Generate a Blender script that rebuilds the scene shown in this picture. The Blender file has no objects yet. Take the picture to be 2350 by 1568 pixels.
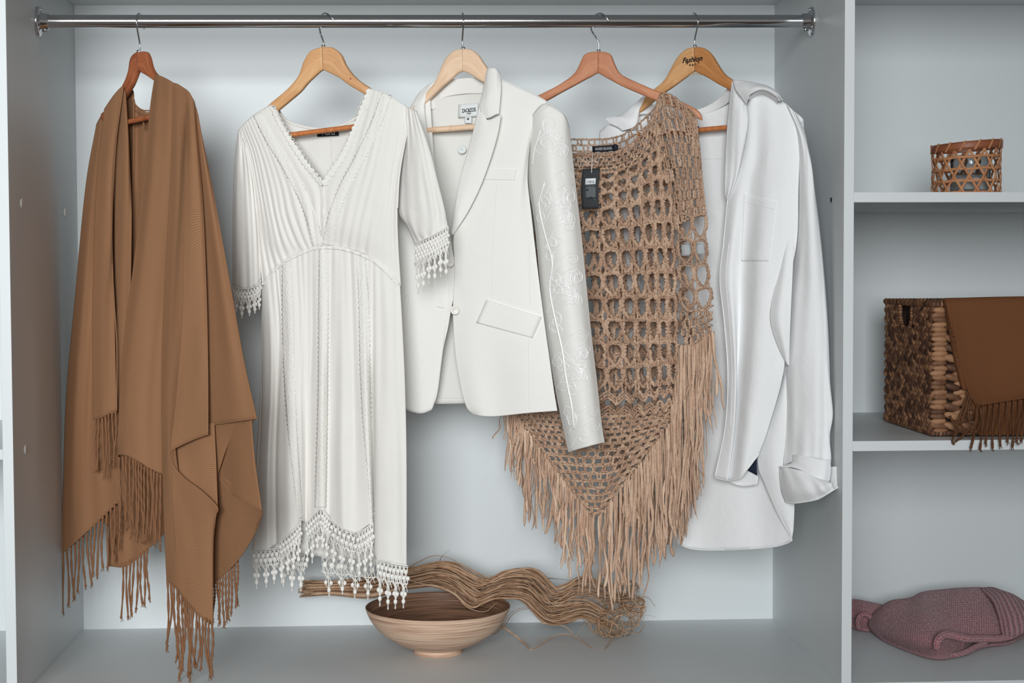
import bpy, bmesh, math, random
import numpy as np
from mathutils import Vector, Matrix
from mathutils.bvhtree import BVHTree
random.seed(7); RNG = np.random.default_rng(7)
SC = bpy.context.scene
# ------------------------------------------------------------------ camera
CAM = np.array([0.69675, -2.88411, 0.74722]); YAW, PITCH, ROLL, F = 0.05742, -0.04393, -0.00354, 3792.0
_fw = np.array([math.sin(YAW)*math.cos(PITCH), math.cos(YAW)*math.cos(PITCH), math.sin(PITCH)])
_r = np.array([math.cos(YAW), -math.sin(YAW), 0.0]); _u = np.cross(_r, _fw)
_r2 = _r*math.cos(ROLL)+_u*math.sin(ROLL); _u2 = -_r*math.sin(ROLL)+_u*math.cos(ROLL)
cd = bpy.data.cameras.new('camera'); cam = bpy.data.objects.new('camera', cd); SC.collection.objects.link(cam)
cd.sensor_width = 36.0; cd.lens = F/2350*36.0; cd.clip_start = 0.05; cd.clip_end = 60
M4 = Matrix.Identity(4)
for i in range(3):
    M4[i][0] = _r2[i]; M4[i][1] = _u2[i]; M4[i][2] = -_fw[i]; M4[i][3] = CAM[i]
cam.matrix_world = M4; SC.camera = cam
cd.dof.use_dof = True; cd.dof.focus_distance = 3.05; cd.dof.aperture_fstop = 10.0
# ------------------------------------------------------------------ light
w = bpy.data.worlds.new('world'); SC.world = w; w.use_nodes = True
bg = w.node_tree.nodes['Background']; bg.inputs[0].default_value = (1.0, 0.97, 0.95, 1); bg.inputs[1].default_value = 0.20
def area(name, loc, target, sx, sy, power, col):
    l = bpy.data.lights.new(name, 'AREA'); l.shape = 'RECTANGLE'; l.size = sx; l.size_y = sy; l.energy = power; l.color = col
    o = bpy.data.objects.new(name, l); SC.collection.objects.link(o); o.location = loc
    o.rotation_euler = (Vector(target)-Vector(loc)).to_track_quat('-Z', 'Y').to_euler(); return o
WL = area('window_daylight', (-0.12, -6.0, 1.55), (0.20, 0.2, 0.75), 2.4, 1.95, 37, (0.95, 0.985, 1.0)); WL.data.spread = math.radians(52)
SC.view_settings.view_transform = 'Standard'; SC.view_settings.look = 'None'
SC.view_settings.exposure = 0.0; SC.view_settings.gamma = 1.0; SC.view_settings.use_curve_mapping = False
# ------------------------------------------------------------------ pixel -> place
def W(px, py, Y):
    px = np.asarray(px, float); py = np.asarray(py, float); Y = np.asarray(Y, float)
    X = (px-1175.0)/F; Z = -(py-784.0)/F
    d = _fw + X[..., None]*_r2 + Z[..., None]*_u2
    t = (Y-CAM[1])/d[..., 1]
    return CAM + d*t[..., None]
def WZ(px, py, z):
    d = _fw + (px-1175.0)/F*_r2 - (py-784.0)/F*_u2
    return CAM + d*((z-CAM[2])/d[2])
PXM = 1/1215.0      # metres per photo pixel at the rod's depth
# ------------------------------------------------------------------ objects
def link(o): SC.collection.objects.link(o); return o
def tag(o, label=None, cat=None, group=None, kind=None):
    if label: o['label'] = label
    if cat: o['category'] = cat
    if group: o['group'] = group
    if kind: o['kind'] = kind
    return o
def thing(name, label, cat, loc=(0, 0, 0), group=None):
    o = link(bpy.data.objects.new(name, None)); o.location = loc; o.empty_display_size = .05
    return tag(o, label, cat, group)
class MB:
    def __init__(s): s.v = []; s.f = []; s.n = 0; s.uv = []
    def raw(s, V, Fc, uv=None):
        V = np.asarray(V, float).reshape(-1, 3)
        s.v.append(V); s.f.extend([tuple(i+s.n for i in f) for f in Fc]); s.n += len(V)
        s.uv.append(np.zeros((len(V), 2)) if uv is None else np.asarray(uv, float).reshape(-1, 2)); return s
    def grid(s, P, closed=False, uv=None):
        nv, nu = P.shape[:2]; fs = []
        for j in range(nv-1):
            for i in range(nu if closed else nu-1):
                a = j*nu+i; b = j*nu+(i+1) % nu
                fs.append((a, b, b+nu, a+nu))
        return s.raw(P, fs, uv)
    def box(s, a, b):
        a = np.array(a, float); b = np.array(b, float); V = [[(a, b)[i][0], (a, b)[j][1], (a, b)[k][2]] for i in (0, 1) for j in (0, 1) for k in (0, 1)]
        return s.raw(V, [(0, 1, 3, 2), (4, 6, 7, 5), (0, 4, 5, 1), (2, 3, 7, 6), (0, 2, 6, 4), (1, 5, 7, 3)])
    def tube(s, P, r, n=6, flat=1.0, twist=0.0, lobes=0, lob=0.25, ref=(0, 1, 0), caps=True, bank=0.0):
        """sweep; r scalar or per ring; flat = thickness/width; twist = turns per metre"""
        P = np.asarray(P, float); m = len(P); r = np.broadcast_to(np.asarray(r, float), (m,))
        T = np.gradient(P, axis=0); T /= np.linalg.norm(T, axis=1)[:, None]+1e-12
        ref = np.asarray(ref, float); ref = np.broadcast_to(ref, (m, 3))
        A = np.cross(T, ref); nn = np.linalg.norm(A, axis=1); bad = nn < 1e-3
        if bad.any(): A[bad] = np.cross(T[bad], [0.31, 0.2, 0.93]); nn = np.linalg.norm(A, axis=1)
        A /= nn[:, None]; B = np.cross(T, A)
        L = np.concatenate([[0], np.cumsum(np.linalg.norm(np.diff(P, axis=0), axis=1))])
        th = np.linspace(0, 2*np.pi, n, endpoint=False)[None, :]
        ph = (L*twist*2*np.pi)[:, None]+np.broadcast_to(np.asarray(bank, float), (m,))[:, None]
        rr = r[:, None]*(1+(lob*np.cos(lobes*(th)-ph*lobes) if lobes else 0))
        if flat != 1.0:
            x = np.cos(th)*rr; y = np.sin(th)*rr*flat
            c, q = np.cos(ph), np.sin(ph); ca = x*c-y*q; sa = x*q+y*c
        else: ca = np.cos(th)*rr; sa = np.sin(th)*rr
        V = P[:, None, :]+A[:, None, :]*ca[..., None]+B[:, None, :]*sa[..., None]
        base = s.n; u = np.broadcast_to(th/(2*np.pi), (m, n)); 
        s.grid(V, closed=True, uv=np.stack([u*6.283*float(np.mean(r)), np.broadcast_to(L[:, None], (m, n))], -1))
        if caps:
            s.f.append(tuple(base+i for i in range(n))[::-1]); s.f.append(tuple(base+(m-1)*n+i for i in range(n)))
        return s
    def ell(s, c, ax, n=8, m=6):
        """ellipsoid: centre, 3 axis vectors"""
        ax = np.asarray(ax, float); th = np.linspace(0, 2*np.pi, n, endpoint=False); ph = np.linspace(0.12, np.pi-0.12, m)
        D = np.stack([np.sin(ph)[:, None]*np.cos(th)[None], np.sin(ph)[:, None]*np.sin(th)[None], np.broadcast_to(np.cos(ph)[:, None], (m, n))], -1)
        base = s.n; s.grid(np.asarray(c, float)+D@ax, closed=True)
        s.f.append(tuple(base+i for i in range(n))[::-1]); s.f.append(tuple(base+(m-1)*n+i for i in range(n))); return s
    def build(s, name, mat, parent=None, smooth=True, bevel=0, solid=0, sub=0, origin=None):
        me = bpy.data.meshes.new(name); V = np.concatenate(s.v) if s.v else np.zeros((0, 3)); V = V.copy()
        off = np.zeros(3)
        if parent is not None: off = np.array(parent_world(parent))
        elif origin is not None: off = np.array(origin, float)
        V -= off
        me.from_pydata(V.tolist(), [], s.f)
        uvl = me.uv_layers.new(name='UVMap'); UV = np.concatenate(s.uv); idx = np.zeros(len(me.loops), int); me.loops.foreach_get('vertex_index', idx)
        uvl.data.foreach_set('uv', UV[idx].ravel())
        if smooth: me.polygons.foreach_set('use_smooth', [True]*len(me.polygons))
        me.materials.append(mat); me.update()
        o = link(bpy.data.objects.new(name, me))
        if parent is not None: o.parent = parent
        elif origin is not None: o.location = origin
        if solid:
            q = o.modifiers.new('thickness', 'SOLIDIFY'); q.thickness = solid; q.offset = 0
        if bevel:
            q = o.modifiers.new('bevel', 'BEVEL'); q.width = bevel; q.segments = 2; q.limit_method = 'ANGLE'
        if sub: q = o.modifiers.new('sub', 'SUBSURF'); q.levels = sub; q.render_levels = sub
        return o
def parent_world(p):
    t = np.zeros(3)
    while p is not None: t += np.array(p.location); p = p.parent
    return t
# ------------------------------------------------------------------ splines
def cr(P, n):
    """Catmull-Rom through rows of P (k,dim) -> (n,dim), uniform in index"""
    P = np.asarray(P, float); k = len(P)
    if k == 2: t = np.linspace(0, 1, n)[:, None]; return P[0]*(1-t)+P[1]*t
    E = np.concatenate([[2*P[0]-P[1]], P, [2*P[-1]-P[-2]]]); t = np.linspace(0, k-1, n); i = np.minimum(t.astype(int), k-2); f = (t-i)
    f = f.reshape((-1,)+(1,)*(P.ndim-1)); a, b, c, d = E[i], E[i+1], E[i+2], E[i+3]
    return .5*((2*b)+(-a+c)*f+(2*a-5*b+4*c-d)*f*f+(-a+3*b-3*c+d)*f**3)
def crL(P, n):
    """same, but uniform in arc length of the first 2 dims"""
    Q = cr(P, 400); L = np.concatenate([[0], np.cumsum(np.hypot(*np.diff(Q[:, :2], axis=0).T))]); t = np.linspace(0, L[-1], n)
    return np.stack([np.interp(t, L, Q[:, i]) for i in range(Q.shape[1])], -1)
class Plane:
    """hanging plane of one garment: turned a little about the hook"""
    def __init__(s, xc, Yc, slope, zz=None): s.xc, s.Yc, s.s = xc, Yc, slope
    def Y(s, px, d=0): return s.Yc-s.s*(np.asarray(px, float)-s.xc)*PXM+d
    def __call__(s, px, py, d=0): return W(px, py, s.Y(px, d))
def rails(R, nu, nv, across=True):
    """R: list of rails (top->bottom) each [(px,py,d)..]; same count. -> (nv,nu,3) array of px,py,d"""
    R = [np.asarray([tuple(q)+(0,)*(3-len(q)) for q in r], float) for r in R]
    k = max(len(r) for r in R); cols = [cr(r, nv) for r in R]      # each may have own count
    A = np.stack(cols, 0)                                          # (rails,nv,3)
    if across: B = cr(A, nu)
    else:
        t = np.linspace(0, len(R)-1, nu); i = np.minimum(t.astype(int), len(R)-2); f = (t-i)[:, None, None]; B = A[i]*(1-f)+A[i+1]*f
    return B.transpose(1, 0, 2)
def folds(seed, n, amp, drift=.25, sharp=1.0, top=1.0, bot=1.0, k=5):
    g = np.random.default_rng(seed); fr = n*g.uniform(.55, 1.5, k); ph = g.uniform(0, 6.28, k); dr = g.uniform(-drift, drift, k); a = g.uniform(.4, 1, k); a /= a.sum()
    def fn(u, v):
        s = 0
        for i in range(k):
            w_ = np.cos(2*np.pi*fr[i]*(u+dr[i]*v*.3)+ph[i]+1.2*np.sin(3*v+ph[i]*2)); s = s+a[i]*(np.sign(w_)*np.abs(w_)**(1/sharp))
        return -amp*s*(top+(bot-top)*v)
    return fn
def wrinkle(seed, n, amp):
    g = np.random.default_rng(seed); K = [(g.uniform(-n, n), g.uniform(-n, n), g.uniform(0, 6.28), g.uniform(.3, 1)) for _ in range(9)]
    return lambda u, v: amp*sum(a*np.sin(6.28*(x*u+y*v)+p+1.5*np.sin(4*v+p)) for x, y, p, a in K)/4
def addf(*fs): return lambda u, v: sum(f(u, v) for f in fs)
def sheet(name, pl, R, mat, parent, nu=60, nv=90, disp=None, thick=.0016, across=True, ret=False, back=None):
    A = rails(R, nu, nv, across); u, v = np.meshgrid(np.linspace(0, 1, nu), np.linspace(0, 1, nv))
    d = A[..., 2]+(disp(u, v) if disp else 0); P = pl(A[..., 0], A[..., 1], d)
    wid = np.linalg.norm(np.diff(P, axis=1), axis=2).sum(1).mean(); hei = np.linalg.norm(np.diff(P, axis=0), axis=2).sum(0).mean()
    m = MB(); m.grid(P, uv=np.stack([u*wid, -v*hei], -1)); o = m.build(name, mat, parent, solid=thick)
    o['_'] = 1; del o['_']
    SURF.append((o, P)); o_surf[o.name] = P
    return o
SURF = []; o_surf = {}
def bvh_of(*objs):
    V = []; Fc = []; n = 0
    for o in objs:
        P = o_surf[o.name]; nv, nu = P.shape[:2]; V.extend(map(Vector, P.reshape(-1, 3)))
        for j in range(nv-1):
            for i in range(nu-1): a = n+j*nu+i; Fc.append((a, a+1, a+1+nu, a+nu))
        n += nv*nu
    return BVHTree.FromPolygons(V, Fc)
def on(b, px, py, lift=.001, fallback=.24):
    """point on a surface seen at photo pixel, lifted towards the front"""
    px = np.atleast_1d(np.asarray(px, float)); py = np.atleast_1d(np.asarray(py, float)); out = []; last = fallback
    for x, y in zip(px.ravel(), py.ravel()):
        d = Vector(_fw+(x-1175)/F*_r2-(y-784)/F*_u2).normalized(); h = b.ray_cast(Vector(CAM), d)
        if h[0] is not None: last = h[0][1]
        out.append(W(x, y, last-lift))
    return np.array(out).reshape(px.shape+(3,))
def hits(b, x, y, side=0):
    return all(b.ray_cast(Vector(CAM), Vector(_fw+(x+k-1175)/F*_r2-(y-784)/F*_u2).normalized())[0] is not None for k in (-5, 5))
# ------------------------------------------------------------------ materials
def mat(name, col, rough=.6, metal=0, spec=.3, **k):
    m = bpy.data.materials.new(name); m.use_nodes = True; b = m.node_tree.nodes['Principled BSDF']
    b.inputs['Base Color'].default_value = (*col, 1); b.inputs['Roughness'].default_value = rough; b.inputs['Metallic'].default_value = metal
    b.inputs['Specular IOR Level'].default_value = spec
    for q, v in k.items(): b.inputs[q.replace('_', ' ')].default_value = v
    return m
def sr(r, g, b): return tuple(((c/255)/12.92 if c/255 <= .04045 else ((c/255+.055)/1.055)**2.4) for c in (r, g, b))
class NT:
    def __init__(s, m): s.t = m.node_tree; s.b = s.t.nodes['Principled BSDF']
    def n(s, ty, **k):
        q = s.t.nodes.new(ty)
        for a, v in k.items():
            if a.startswith('i_'): 
                key = a[2:]; key = int(key) if key.isdigit() else key.replace('_', ' '); q.inputs[key].default_value = v
            else: setattr(q, a, v)
        return q
    def l(s, a, b): s.t.links.new(a, b)
def ramp(nt, fac, cols):
    r = nt.n('ShaderNodeValToRGB'); e = r.color_ramp.elements
    while len(e) < len(cols): e.new(.5)
    for q, (p, c) in zip(e, cols): q.position = p; q.color = (*c, 1)
    nt.l(fac, r.inputs[0]); return r.outputs[0]
def bump(nt, h, dist, strength=1.0, prev=None):
    b = nt.n('ShaderNodeBump', i_Strength=strength, i_Distance=dist); nt.l(h, b.inputs['Height'])
    if prev is not None: nt.l(prev, b.inputs['Normal'])
    nt.l(b.outputs[0], nt.b.inputs['Normal']); return b.outputs[0]
def fabric(name, col, var=.06, weave=900, wd=.00025, sheen=.25, wr=0.0012, trans=0.0, wrs=14):
    m = mat(name, col, .92, spec=.12); nt = NT(m); nt.b.inputs['Sheen Weight'].default_value = sheen; nt.b.inputs['Sheen Roughness'].default_value = .5
    tc = nt.n('ShaderNodeTexCoord'); n1 = nt.n('ShaderNodeTexNoise', i_Scale=7.0, i_Detail=4.0); nt.l(tc.outputs['Object'], n1.inputs[0])
    c2 = tuple(min(1, c*(1-var)) for c in col); nt.l(ramp(nt, n1.outputs[0], [(.35, c2), (.65, col)]), nt.b.inputs['Base Color'])
    n2 = nt.n('ShaderNodeTexNoise', i_Scale=float(wrs), i_Detail=5.0, i_Roughness=.55); nt.l(tc.outputs['Object'], n2.inputs[0]); b1 = bump(nt, n2.outputs[0], wr*3)
    n3 = nt.n('ShaderNodeTexNoise', i_Scale=float(weave), i_Detail=1.0)
    mp = nt.n('ShaderNodeMapping'); mp.inputs['Scale'].default_value = (1, 1, .35); nt.l(tc.outputs['Object'], mp.inputs[0]); nt.l(mp.outputs[0], n3.inputs[0]); bump(nt, n3.outputs[0], wd, 1, b1)
    if trans: nt.b.inputs['Transmission Weight'].default_value = 0
    return m
def twill(name, c1, c2, period=.0052, depth=.0006, rough=.95, ang=-.55):
    m = mat(name, c1, rough, spec=.08); nt = NT(m); nt.b.inputs['Sheen Weight'].default_value = .35; nt.b.inputs['Sheen Roughness'].default_value = .4
    nt.b.inputs['Sheen Tint'].default_value = (*c1, 1)
    tc = nt.n('ShaderNodeTexCoord'); mp = nt.n('ShaderNodeMapping'); mp.inputs['Rotation'].default_value = (0, 0, ang); nt.l(tc.outputs['UV'], mp.inputs[0])
    wv = nt.n('ShaderNodeTexWave', i_Scale=1/period/6.4, i_Distortion=.6, i_Detail=2.0); wv.bands_direction = 'Y'; wv.inputs['Detail Scale'].default_value = 2.5
    nt.l(mp.outputs[0], wv.inputs[0]); n1 = nt.n('ShaderNodeTexNoise', i_Scale=900.0); nt.l(tc.outputs['UV'], n1.inputs[0])
    mx = nt.n('ShaderNodeMath', operation='MULTIPLY_ADD'); nt.l(n1.outputs[0], mx.inputs[0]); mx.inputs[1].default_value = .55; nt.l(wv.outputs['Fac'], mx.inputs[2])
    nt.l(ramp(nt, mx.outputs[0], [(.25, c2), (.95, c1)]), nt.b.inputs['Base Color'])
    n2 = nt.n('ShaderNodeTexNoise', i_Scale=9.0, i_Detail=4.0); nt.l(tc.outputs['Object'], n2.inputs[0]); b1 = bump(nt, n2.outputs[0], .004); bump(nt, mx.outputs[0], depth, 1, b1)
    return m
def wood(name, c1, c2, axis='X', sc=16, rough=.45):
    m = mat(name, c1, rough, spec=.4); nt = NT(m); tc = nt.n('ShaderNodeTexCoord'); mp = nt.n('ShaderNodeMapping')
    mp.inputs['Scale'].default_value = (.8, 6, 6); nt.l(tc.outputs['UV'], mp.inputs[0])
    n = nt.n('ShaderNodeTexNoise', i_Scale=float(sc), i_Detail=6.0, i_Distortion=1.2); nt.l(mp.outputs[0], n.inputs[0])
    mp2 = nt.n('ShaderNodeMapping'); mp2.inputs['Scale'].default_value = (9, 90, 90); nt.l(tc.outputs['UV'], mp2.inputs[0])
    n2 = nt.n('ShaderNodeTexNoise', i_Scale=14.0, i_Detail=3.0); nt.l(mp2.outputs[0], n2.inputs[0])
    a = nt.n('ShaderNodeMath', operation='MULTIPLY_ADD'); nt.l(n2.outputs[0], a.inputs[0]); a.inputs[1].default_value = .35; nt.l(n.outputs[0], a.inputs[2])
    nt.l(ramp(nt, a.outputs[0], [(.42, c2), (.85, c1)]), nt.b.inputs['Base Color']); bump(nt, n2.outputs[0], .0002); return m
def islands(name, cols, rough=.7, spec=.25, noise=60, bd=.0006):
    m = mat(name, cols[0], rough, spec=spec); nt = NT(m); g = nt.n('ShaderNodeNewGeometry'); tc = nt.n('ShaderNodeTexCoord')
    n = nt.n('ShaderNodeTexNoise', i_Scale=float(noise), i_Detail=3.0); nt.l(tc.outputs['Object'], n.inputs[0])
    a = nt.n('ShaderNodeMath', operation='MULTIPLY_ADD'); nt.l(n.outputs[0], a.inputs[0]); a.inputs[1].default_value = .5
    s_ = nt.n('ShaderNodeMath', operation='MULTIPLY'); nt.l(g.outputs['Random Per Island'], s_.inputs[0]); s_.inputs[1].default_value = .75; nt.l(s_.outputs[0], a.inputs[2])
    k = len(cols); nt.l(ramp(nt, a.outputs[0], [(.15+.75*i/(k-1), c) for i, c in enumerate(cols)]), nt.b.inputs['Base Color']); bump(nt, n.outputs[0], bd); return m
def laminate():
    m = mat('white_laminate', (.66, .694, .704), .42, spec=.4); nt = NT(m); tc = nt.n('ShaderNodeTexCoord')
    n = nt.n('ShaderNodeTexNoise', i_Scale=900.0, i_Detail=2.0); nt.l(tc.outputs['Object'], n.inputs[0]); bump(nt, n.outputs[0], .0001)
    n2 = nt.n('ShaderNodeTexNoise', i_Scale=3.0, i_Detail=3.0); nt.l(tc.outputs['Object'], n2.inputs[0]); nt.l(ramp(nt, n2.outputs[0], [(.3, (.65, .684, .694)), (.7, (.667, .701, .711))]), nt.b.inputs['Base Color']); return m
M_LAM = laminate(); M_CHROME = mat('chrome', (.72, .73, .75), .10, 1.0); M_WIRE = mat('hook_steel', (.6, .62, .64), .22, 1.0)
def text_mesh(s, size, mw, name, mt, parent, shear=0, bold=0, extrude=.0002, spacing=1.0, xscale=1.0):
    """flat lettering; mw = 4x4 placing (x right, y up, z out)"""
    c = bpy.data.curves.new('t', 'FONT'); c.body = s; c.size = size; c.shear = shear; c.offset = bold; c.extrude = extrude; c.align_x = 'CENTER'; c.align_y = 'CENTER'; c.space_character = spacing
    t = link(bpy.data.objects.new('t', c)); me = bpy.data.meshes.new_from_object(t.evaluated_get(bpy.context.evaluated_depsgraph_get()))
    bpy.data.objects.remove(t); bpy.data.curves.remove(c)
    me.transform(Matrix.Diagonal((xscale, 1, 1, 1))); me.transform(mw); off = parent_world(parent); me.transform(Matrix.Translation(-Vector(off))); me.materials.clear(); me.materials.append(mt); me.name = name
    o = link(bpy.data.objects.new(name, me)); o.parent = parent; return o
def frame_at(p0, p1, out=(0, -1, 0)):
    """matrix at p0 with x towards p1"""
    x = Vector(p1)-Vector(p0); x.normalize(); z = Vector(out); z = (z-x*z.dot(x)).normalized(); y = z.cross(x)
    return Matrix(((x[0], y[0], z[0], p0[0]), (x[1], y[1], z[1], p0[1]), (x[2], y[2], z[2], p0[2]), (0, 0, 0, 1)))
# ================================================================== the closet
XR, D, T = 1.44996, .57279, .018
S1, S2, S3 = .88038, .4392, .005
def struct(name, boxes, m=None):
    b = MB()
    for a, c in boxes: b.box(a, c)
    return tag(b.build(name, m or M_LAM, smooth=False, bevel=.0006), kind='structure')
struct('wall_back', [((-.9, D, -.6), (2.4, D+.02, 2.0))])
struct('wall_left', [((-T, 0, -.6), (0, D, 1.9))])
struct('wall_partition', [((XR, 0, -.6), (XR+T, D, 1.9))])
struct('wall_far_left', [((-.9, 0, -.6), (-.9+T, D, 1.9))])
struct('wall_far_right', [((2.35, 0, -.6), (2.35+T, D, 1.9))])
def slab(name, x0, x1, z0, z1=None, t=T, up=False, y0=0.0):
    z1 = z0 if z1 is None else z1; b = MB()
    V = [(x0, y0, z0-t), (x1, y0, z1-t), (x1, D, z1-t), (x0, D, z0-t), (x0, y0, z0), (x1, y0, z1), (x1, D, z1), (x0, D, z0)]
    b.raw(V, [(3, 2, 1, 0), (4, 5, 6, 7), (0, 1, 5, 4), (1, 2, 6, 5), (2, 3, 7, 6), (3, 0, 4, 7)])
    return b.build(name, M_LAM, smooth=False, bevel=.0006)
tag(slab('floor', 0, XR, 0), kind='structure')
tag(slab('ceiling', 0, XR, 1.2900+T, 1.2985+T), kind='structure')
tag(slab('ceiling_side', XR+T, 2.35, 1.298+T, 1.303+T), kind='structure')
for nm, x0, x1, z, lab in [('shelf', XR+T, 2.35, S1, 'white laminate shelf carrying the small woven candle holder'),
                           ('shelf', XR+T, 2.35, S2, 'white laminate shelf carrying the dark wicker basket'),
                           ('shelf', XR+T, 2.35, S3, 'white laminate bottom shelf under the pink sweater'),
                           ('shelf', -.9+T, -T, .4392, 'white shelf at the left edge, beyond the dark side panel'),
                           ('shelf', -.9+T, -T, 0.0, 'lowest white shelf at bottom left corner of the closet')]:
    tag(slab(nm, x0, x1, z), lab, 'shelf')
# the room's floor in front of the closet
M_FLOOR = wood('room_floor_wood', sr(120, 104, 92), sr(92, 78, 68), sc=3); 
b = MB(); b.box((-4, -7, -.62), (5, .0, -.60)); tag(b.build('floor_room', M_FLOOR, smooth=False), kind='structure')
# cover caps and drilled holes on the side panels
M_CAP = mat('cap_plastic', (.74, .72, .69), .35); M_HOLE = mat('hole_dark', (.02, .02, .022), .9)
def on_side(px, py, x):
    d = _fw+(px-1175)/F*_r2-(py-784)/F*_u2; return CAM+d*((x-CAM[0])/d[0])
for px, py in [(49, 467), (149, 488), (58, 1032), (150, 1037)]:
    p = on_side(px, py, 0); b = MB(); th = np.linspace(0, 2*np.pi, 25)[:-1]; r = .0085
    prof = [(0.0002, 1.0), (.0012, 1.0), (.0018, .88), (.0018, .02)]
    P = np.array([[(p[0]+a, p[1]+r*q*math.cos(t), p[2]+r*q*math.sin(t)) for t in th] for a, q in prof]); b.grid(P, True)
    tag(b.build('cover_cap', M_CAP, origin=p), {467: 'round plastic cover cap on left side panel, upper front one', 488: 'round plastic cover cap on left side panel, upper one nearer the shawl', 1032: 'round plastic cover cap on left side panel, lower front one', 1037: 'round plastic cover cap on left panel, lower one behind the shawl'}[py], 'cap', 'cover caps on the left side panel')
p = on_side(1908, 459, XR); b = MB(); th = np.linspace(0, 2*np.pi, 21)[:-1]
P = np.array([[(p[0]-a, p[1]+r*math.cos(t), p[2]+r*math.sin(t)) for t in th] for a, r in [(.0003, .0048), (.0009, .0046), (.0009, .0036), (.0002, .003), (.0002, .0001)]]); b.grid(P, True)
tag(b.build('drilled_hole', M_HOLE, origin=p), 'small dark disc for the drilled hole on the right side panel', 'hole')  # dark colour stands in for the shade inside the drilled hole
# ================================================================== rod
RY = .238
ra = W(100, 49.5, RY); rb = W(1850, 49.0, RY); RZ = (ra[2]+rb[2])/2
rod = thing('clothes_rod', 'chrome clothes rod spanning the closet with all five hangers on it', 'rod', (XR/2, RY, RZ))
RR = .0122
def rodz(x): return ra[2]+(rb[2]-ra[2])*x/XR
b = MB(); th = np.linspace(0, 2*np.pi, 49)[:-1]
P = np.array([[(x, RY+RR*math.cos(t), rodz(x)+RR*math.sin(t)) for t in th] for x in (.012, XR/2, XR-.012)]); b.grid(P, True); b.build('tube', M_CHROME, rod)
for side in (0, 1):
    x0 = 0.0 if side == 0 else XR; sg = 1 if side == 0 else -1
    prof = [(0.0003, .027), (.002, .028), (.005, .0265), (.0058, .0235), (.006, .017), (.0075, .0152), (.020, .0148), (.0208, .0128)]
    b = MB(); b.grid(np.array([[(x0+sg*a, RY+r*math.cos(t), rodz(x0)+r*math.sin(t)) for t in th] for a, r in prof]), True)
    fl = b.build('flange', M_CHROME, rod)
    for dy, dz in ((0, .022), (.017, -.013), (-.017, -.013)): b = MB(); b.ell((x0+sg*.0062, RY+dy, rodz(x0)+dz), [(.0022, 0, 0), (0, .0034, 0), (0, 0, .0034)], 10, 6); b.build('screw', M_WIRE, fl)
    b = MB(); b.tube([(x0+sg*.014, RY, rodz(x0)-.013), (x0+sg*.014, RY, rodz(x0)-.0185)], .0035, 12); b.build('grub_screw', M_WIRE, fl)
# ================================================================== hangers
PL1 = Plane(322, RY, .95); PL2 = Plane(743, RY, .40); PL3 = Plane(1063, RY, .40); PL4 = Plane(1374, RY, .36); PL5 = Plane(1596, RY, .65)
M_W1a = wood('walnut_wood', sr(168, 98, 62), sr(128, 68, 42)); M_W1b = wood('walnut_wood_light', sr(178, 106, 68), sr(140, 76, 46))
M_W2 = wood('birch_wood', sr(226, 178, 128), sr(205, 148, 98)); M_W2b = wood('birch_wood_right', sr(222, 174, 126), sr(198, 142, 96))
M_W3 = wood('pale_maple_wood', sr(238, 208, 178), sr(222, 184, 150)); M_W4 = wood('beech_wood', sr(204, 140, 104), sr(178, 112, 78)); 
M_W5a = wood('pine_wood', sr(222, 172, 120), sr(196, 142, 92)); M_W5b = wood('oak_wood', sr(200, 140, 84), sr(168, 106, 58))
M_BAR2 = wood('orange_dowel', sr(206, 132, 78), sr(180, 104, 58)); M_INK = mat('black_ink', (.006, .006, .008), .6)
def arm(name, pl, st, m, par, th=.0066, d=0, dt=0):
    """loft of a rounded bar through (top, bottom) pixel stations"""
    A = cr(np.array([[*a, *b] for a, b in st], float), 40); top = pl(A[:, 0], A[:, 1], d+dt*0); bot = pl(A[:, 2], A[:, 3], d)
    c = (top+bot)/2; h = (top-bot)/2; t = np.linspace(0, 2*np.pi, 20, endpoint=False)
    cs = np.sign(np.cos(t))*np.abs(np.cos(t))**.45; sn = np.sign(np.sin(t))*np.abs(np.sin(t))**.45
    n = np.array([pl.s*0, 1, 0]); n = np.array([pl.s, 1, 0])/math.hypot(pl.s, 1)
    hl = np.linalg.norm(h, axis=1); thk = np.minimum(th, hl*1.0+.001)
    V = c[:, None]+h[:, None]*cs[None, :, None]+n*(thk[:, None]*sn[None, :])[..., None]
    L = np.concatenate([[0], np.cumsum(np.linalg.norm(np.diff(c, axis=0), axis=1))])
    uv = np.stack([np.broadcast_to(L[:, None], V.shape[:2]), cs[None]*hl[:, None]+.3*sn[None]*.01], -1)
    b = MB(); b.grid(V, True, uv=uv); k = 20
    b.f.append(tuple(range(k))[::-1]); b.f.append(tuple(range(39*k, 40*k))); o = b.build(name, m, par); return o
def hanger(label, pl, L, R, hook, bar, mats, barr=.0048, group='wooden hangers on the rod'):
    o = thing('clothes_hanger', label, 'hanger', tuple(pl(L[-1][0][0], L[-1][0][1])), group)
    arm('shoulder_arm', pl, L, mats[0], o); arm('shoulder_arm', pl, R, mats[1], o)
    b = MB(); H = np.array([W(x, y, RY+d) for x, y, d in hook]); b.tube(cr(H, 70), .0016, 10); b.build('hook', M_WIRE, o)
    b = MB(); b.tube([pl(L[-1][0][0], L[-1][0][1]-4), pl(L[-1][0][0], L[-1][0][1]+3)], .0034, 12); b.build('hook_collar', M_WIRE, o)
    if bar: 
        b = MB(); b.tube(np.array([pl(bar[0]+(bar[2]-bar[0])*t, bar[1]+(bar[3]-bar[1])*t, bar[4]) for t in np.linspace(0, 1, 12)]), barr, 14, ref=(0, 0, 1)); b.build('trouser_bar', mats[2], o)
    return o
e = .0150
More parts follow.
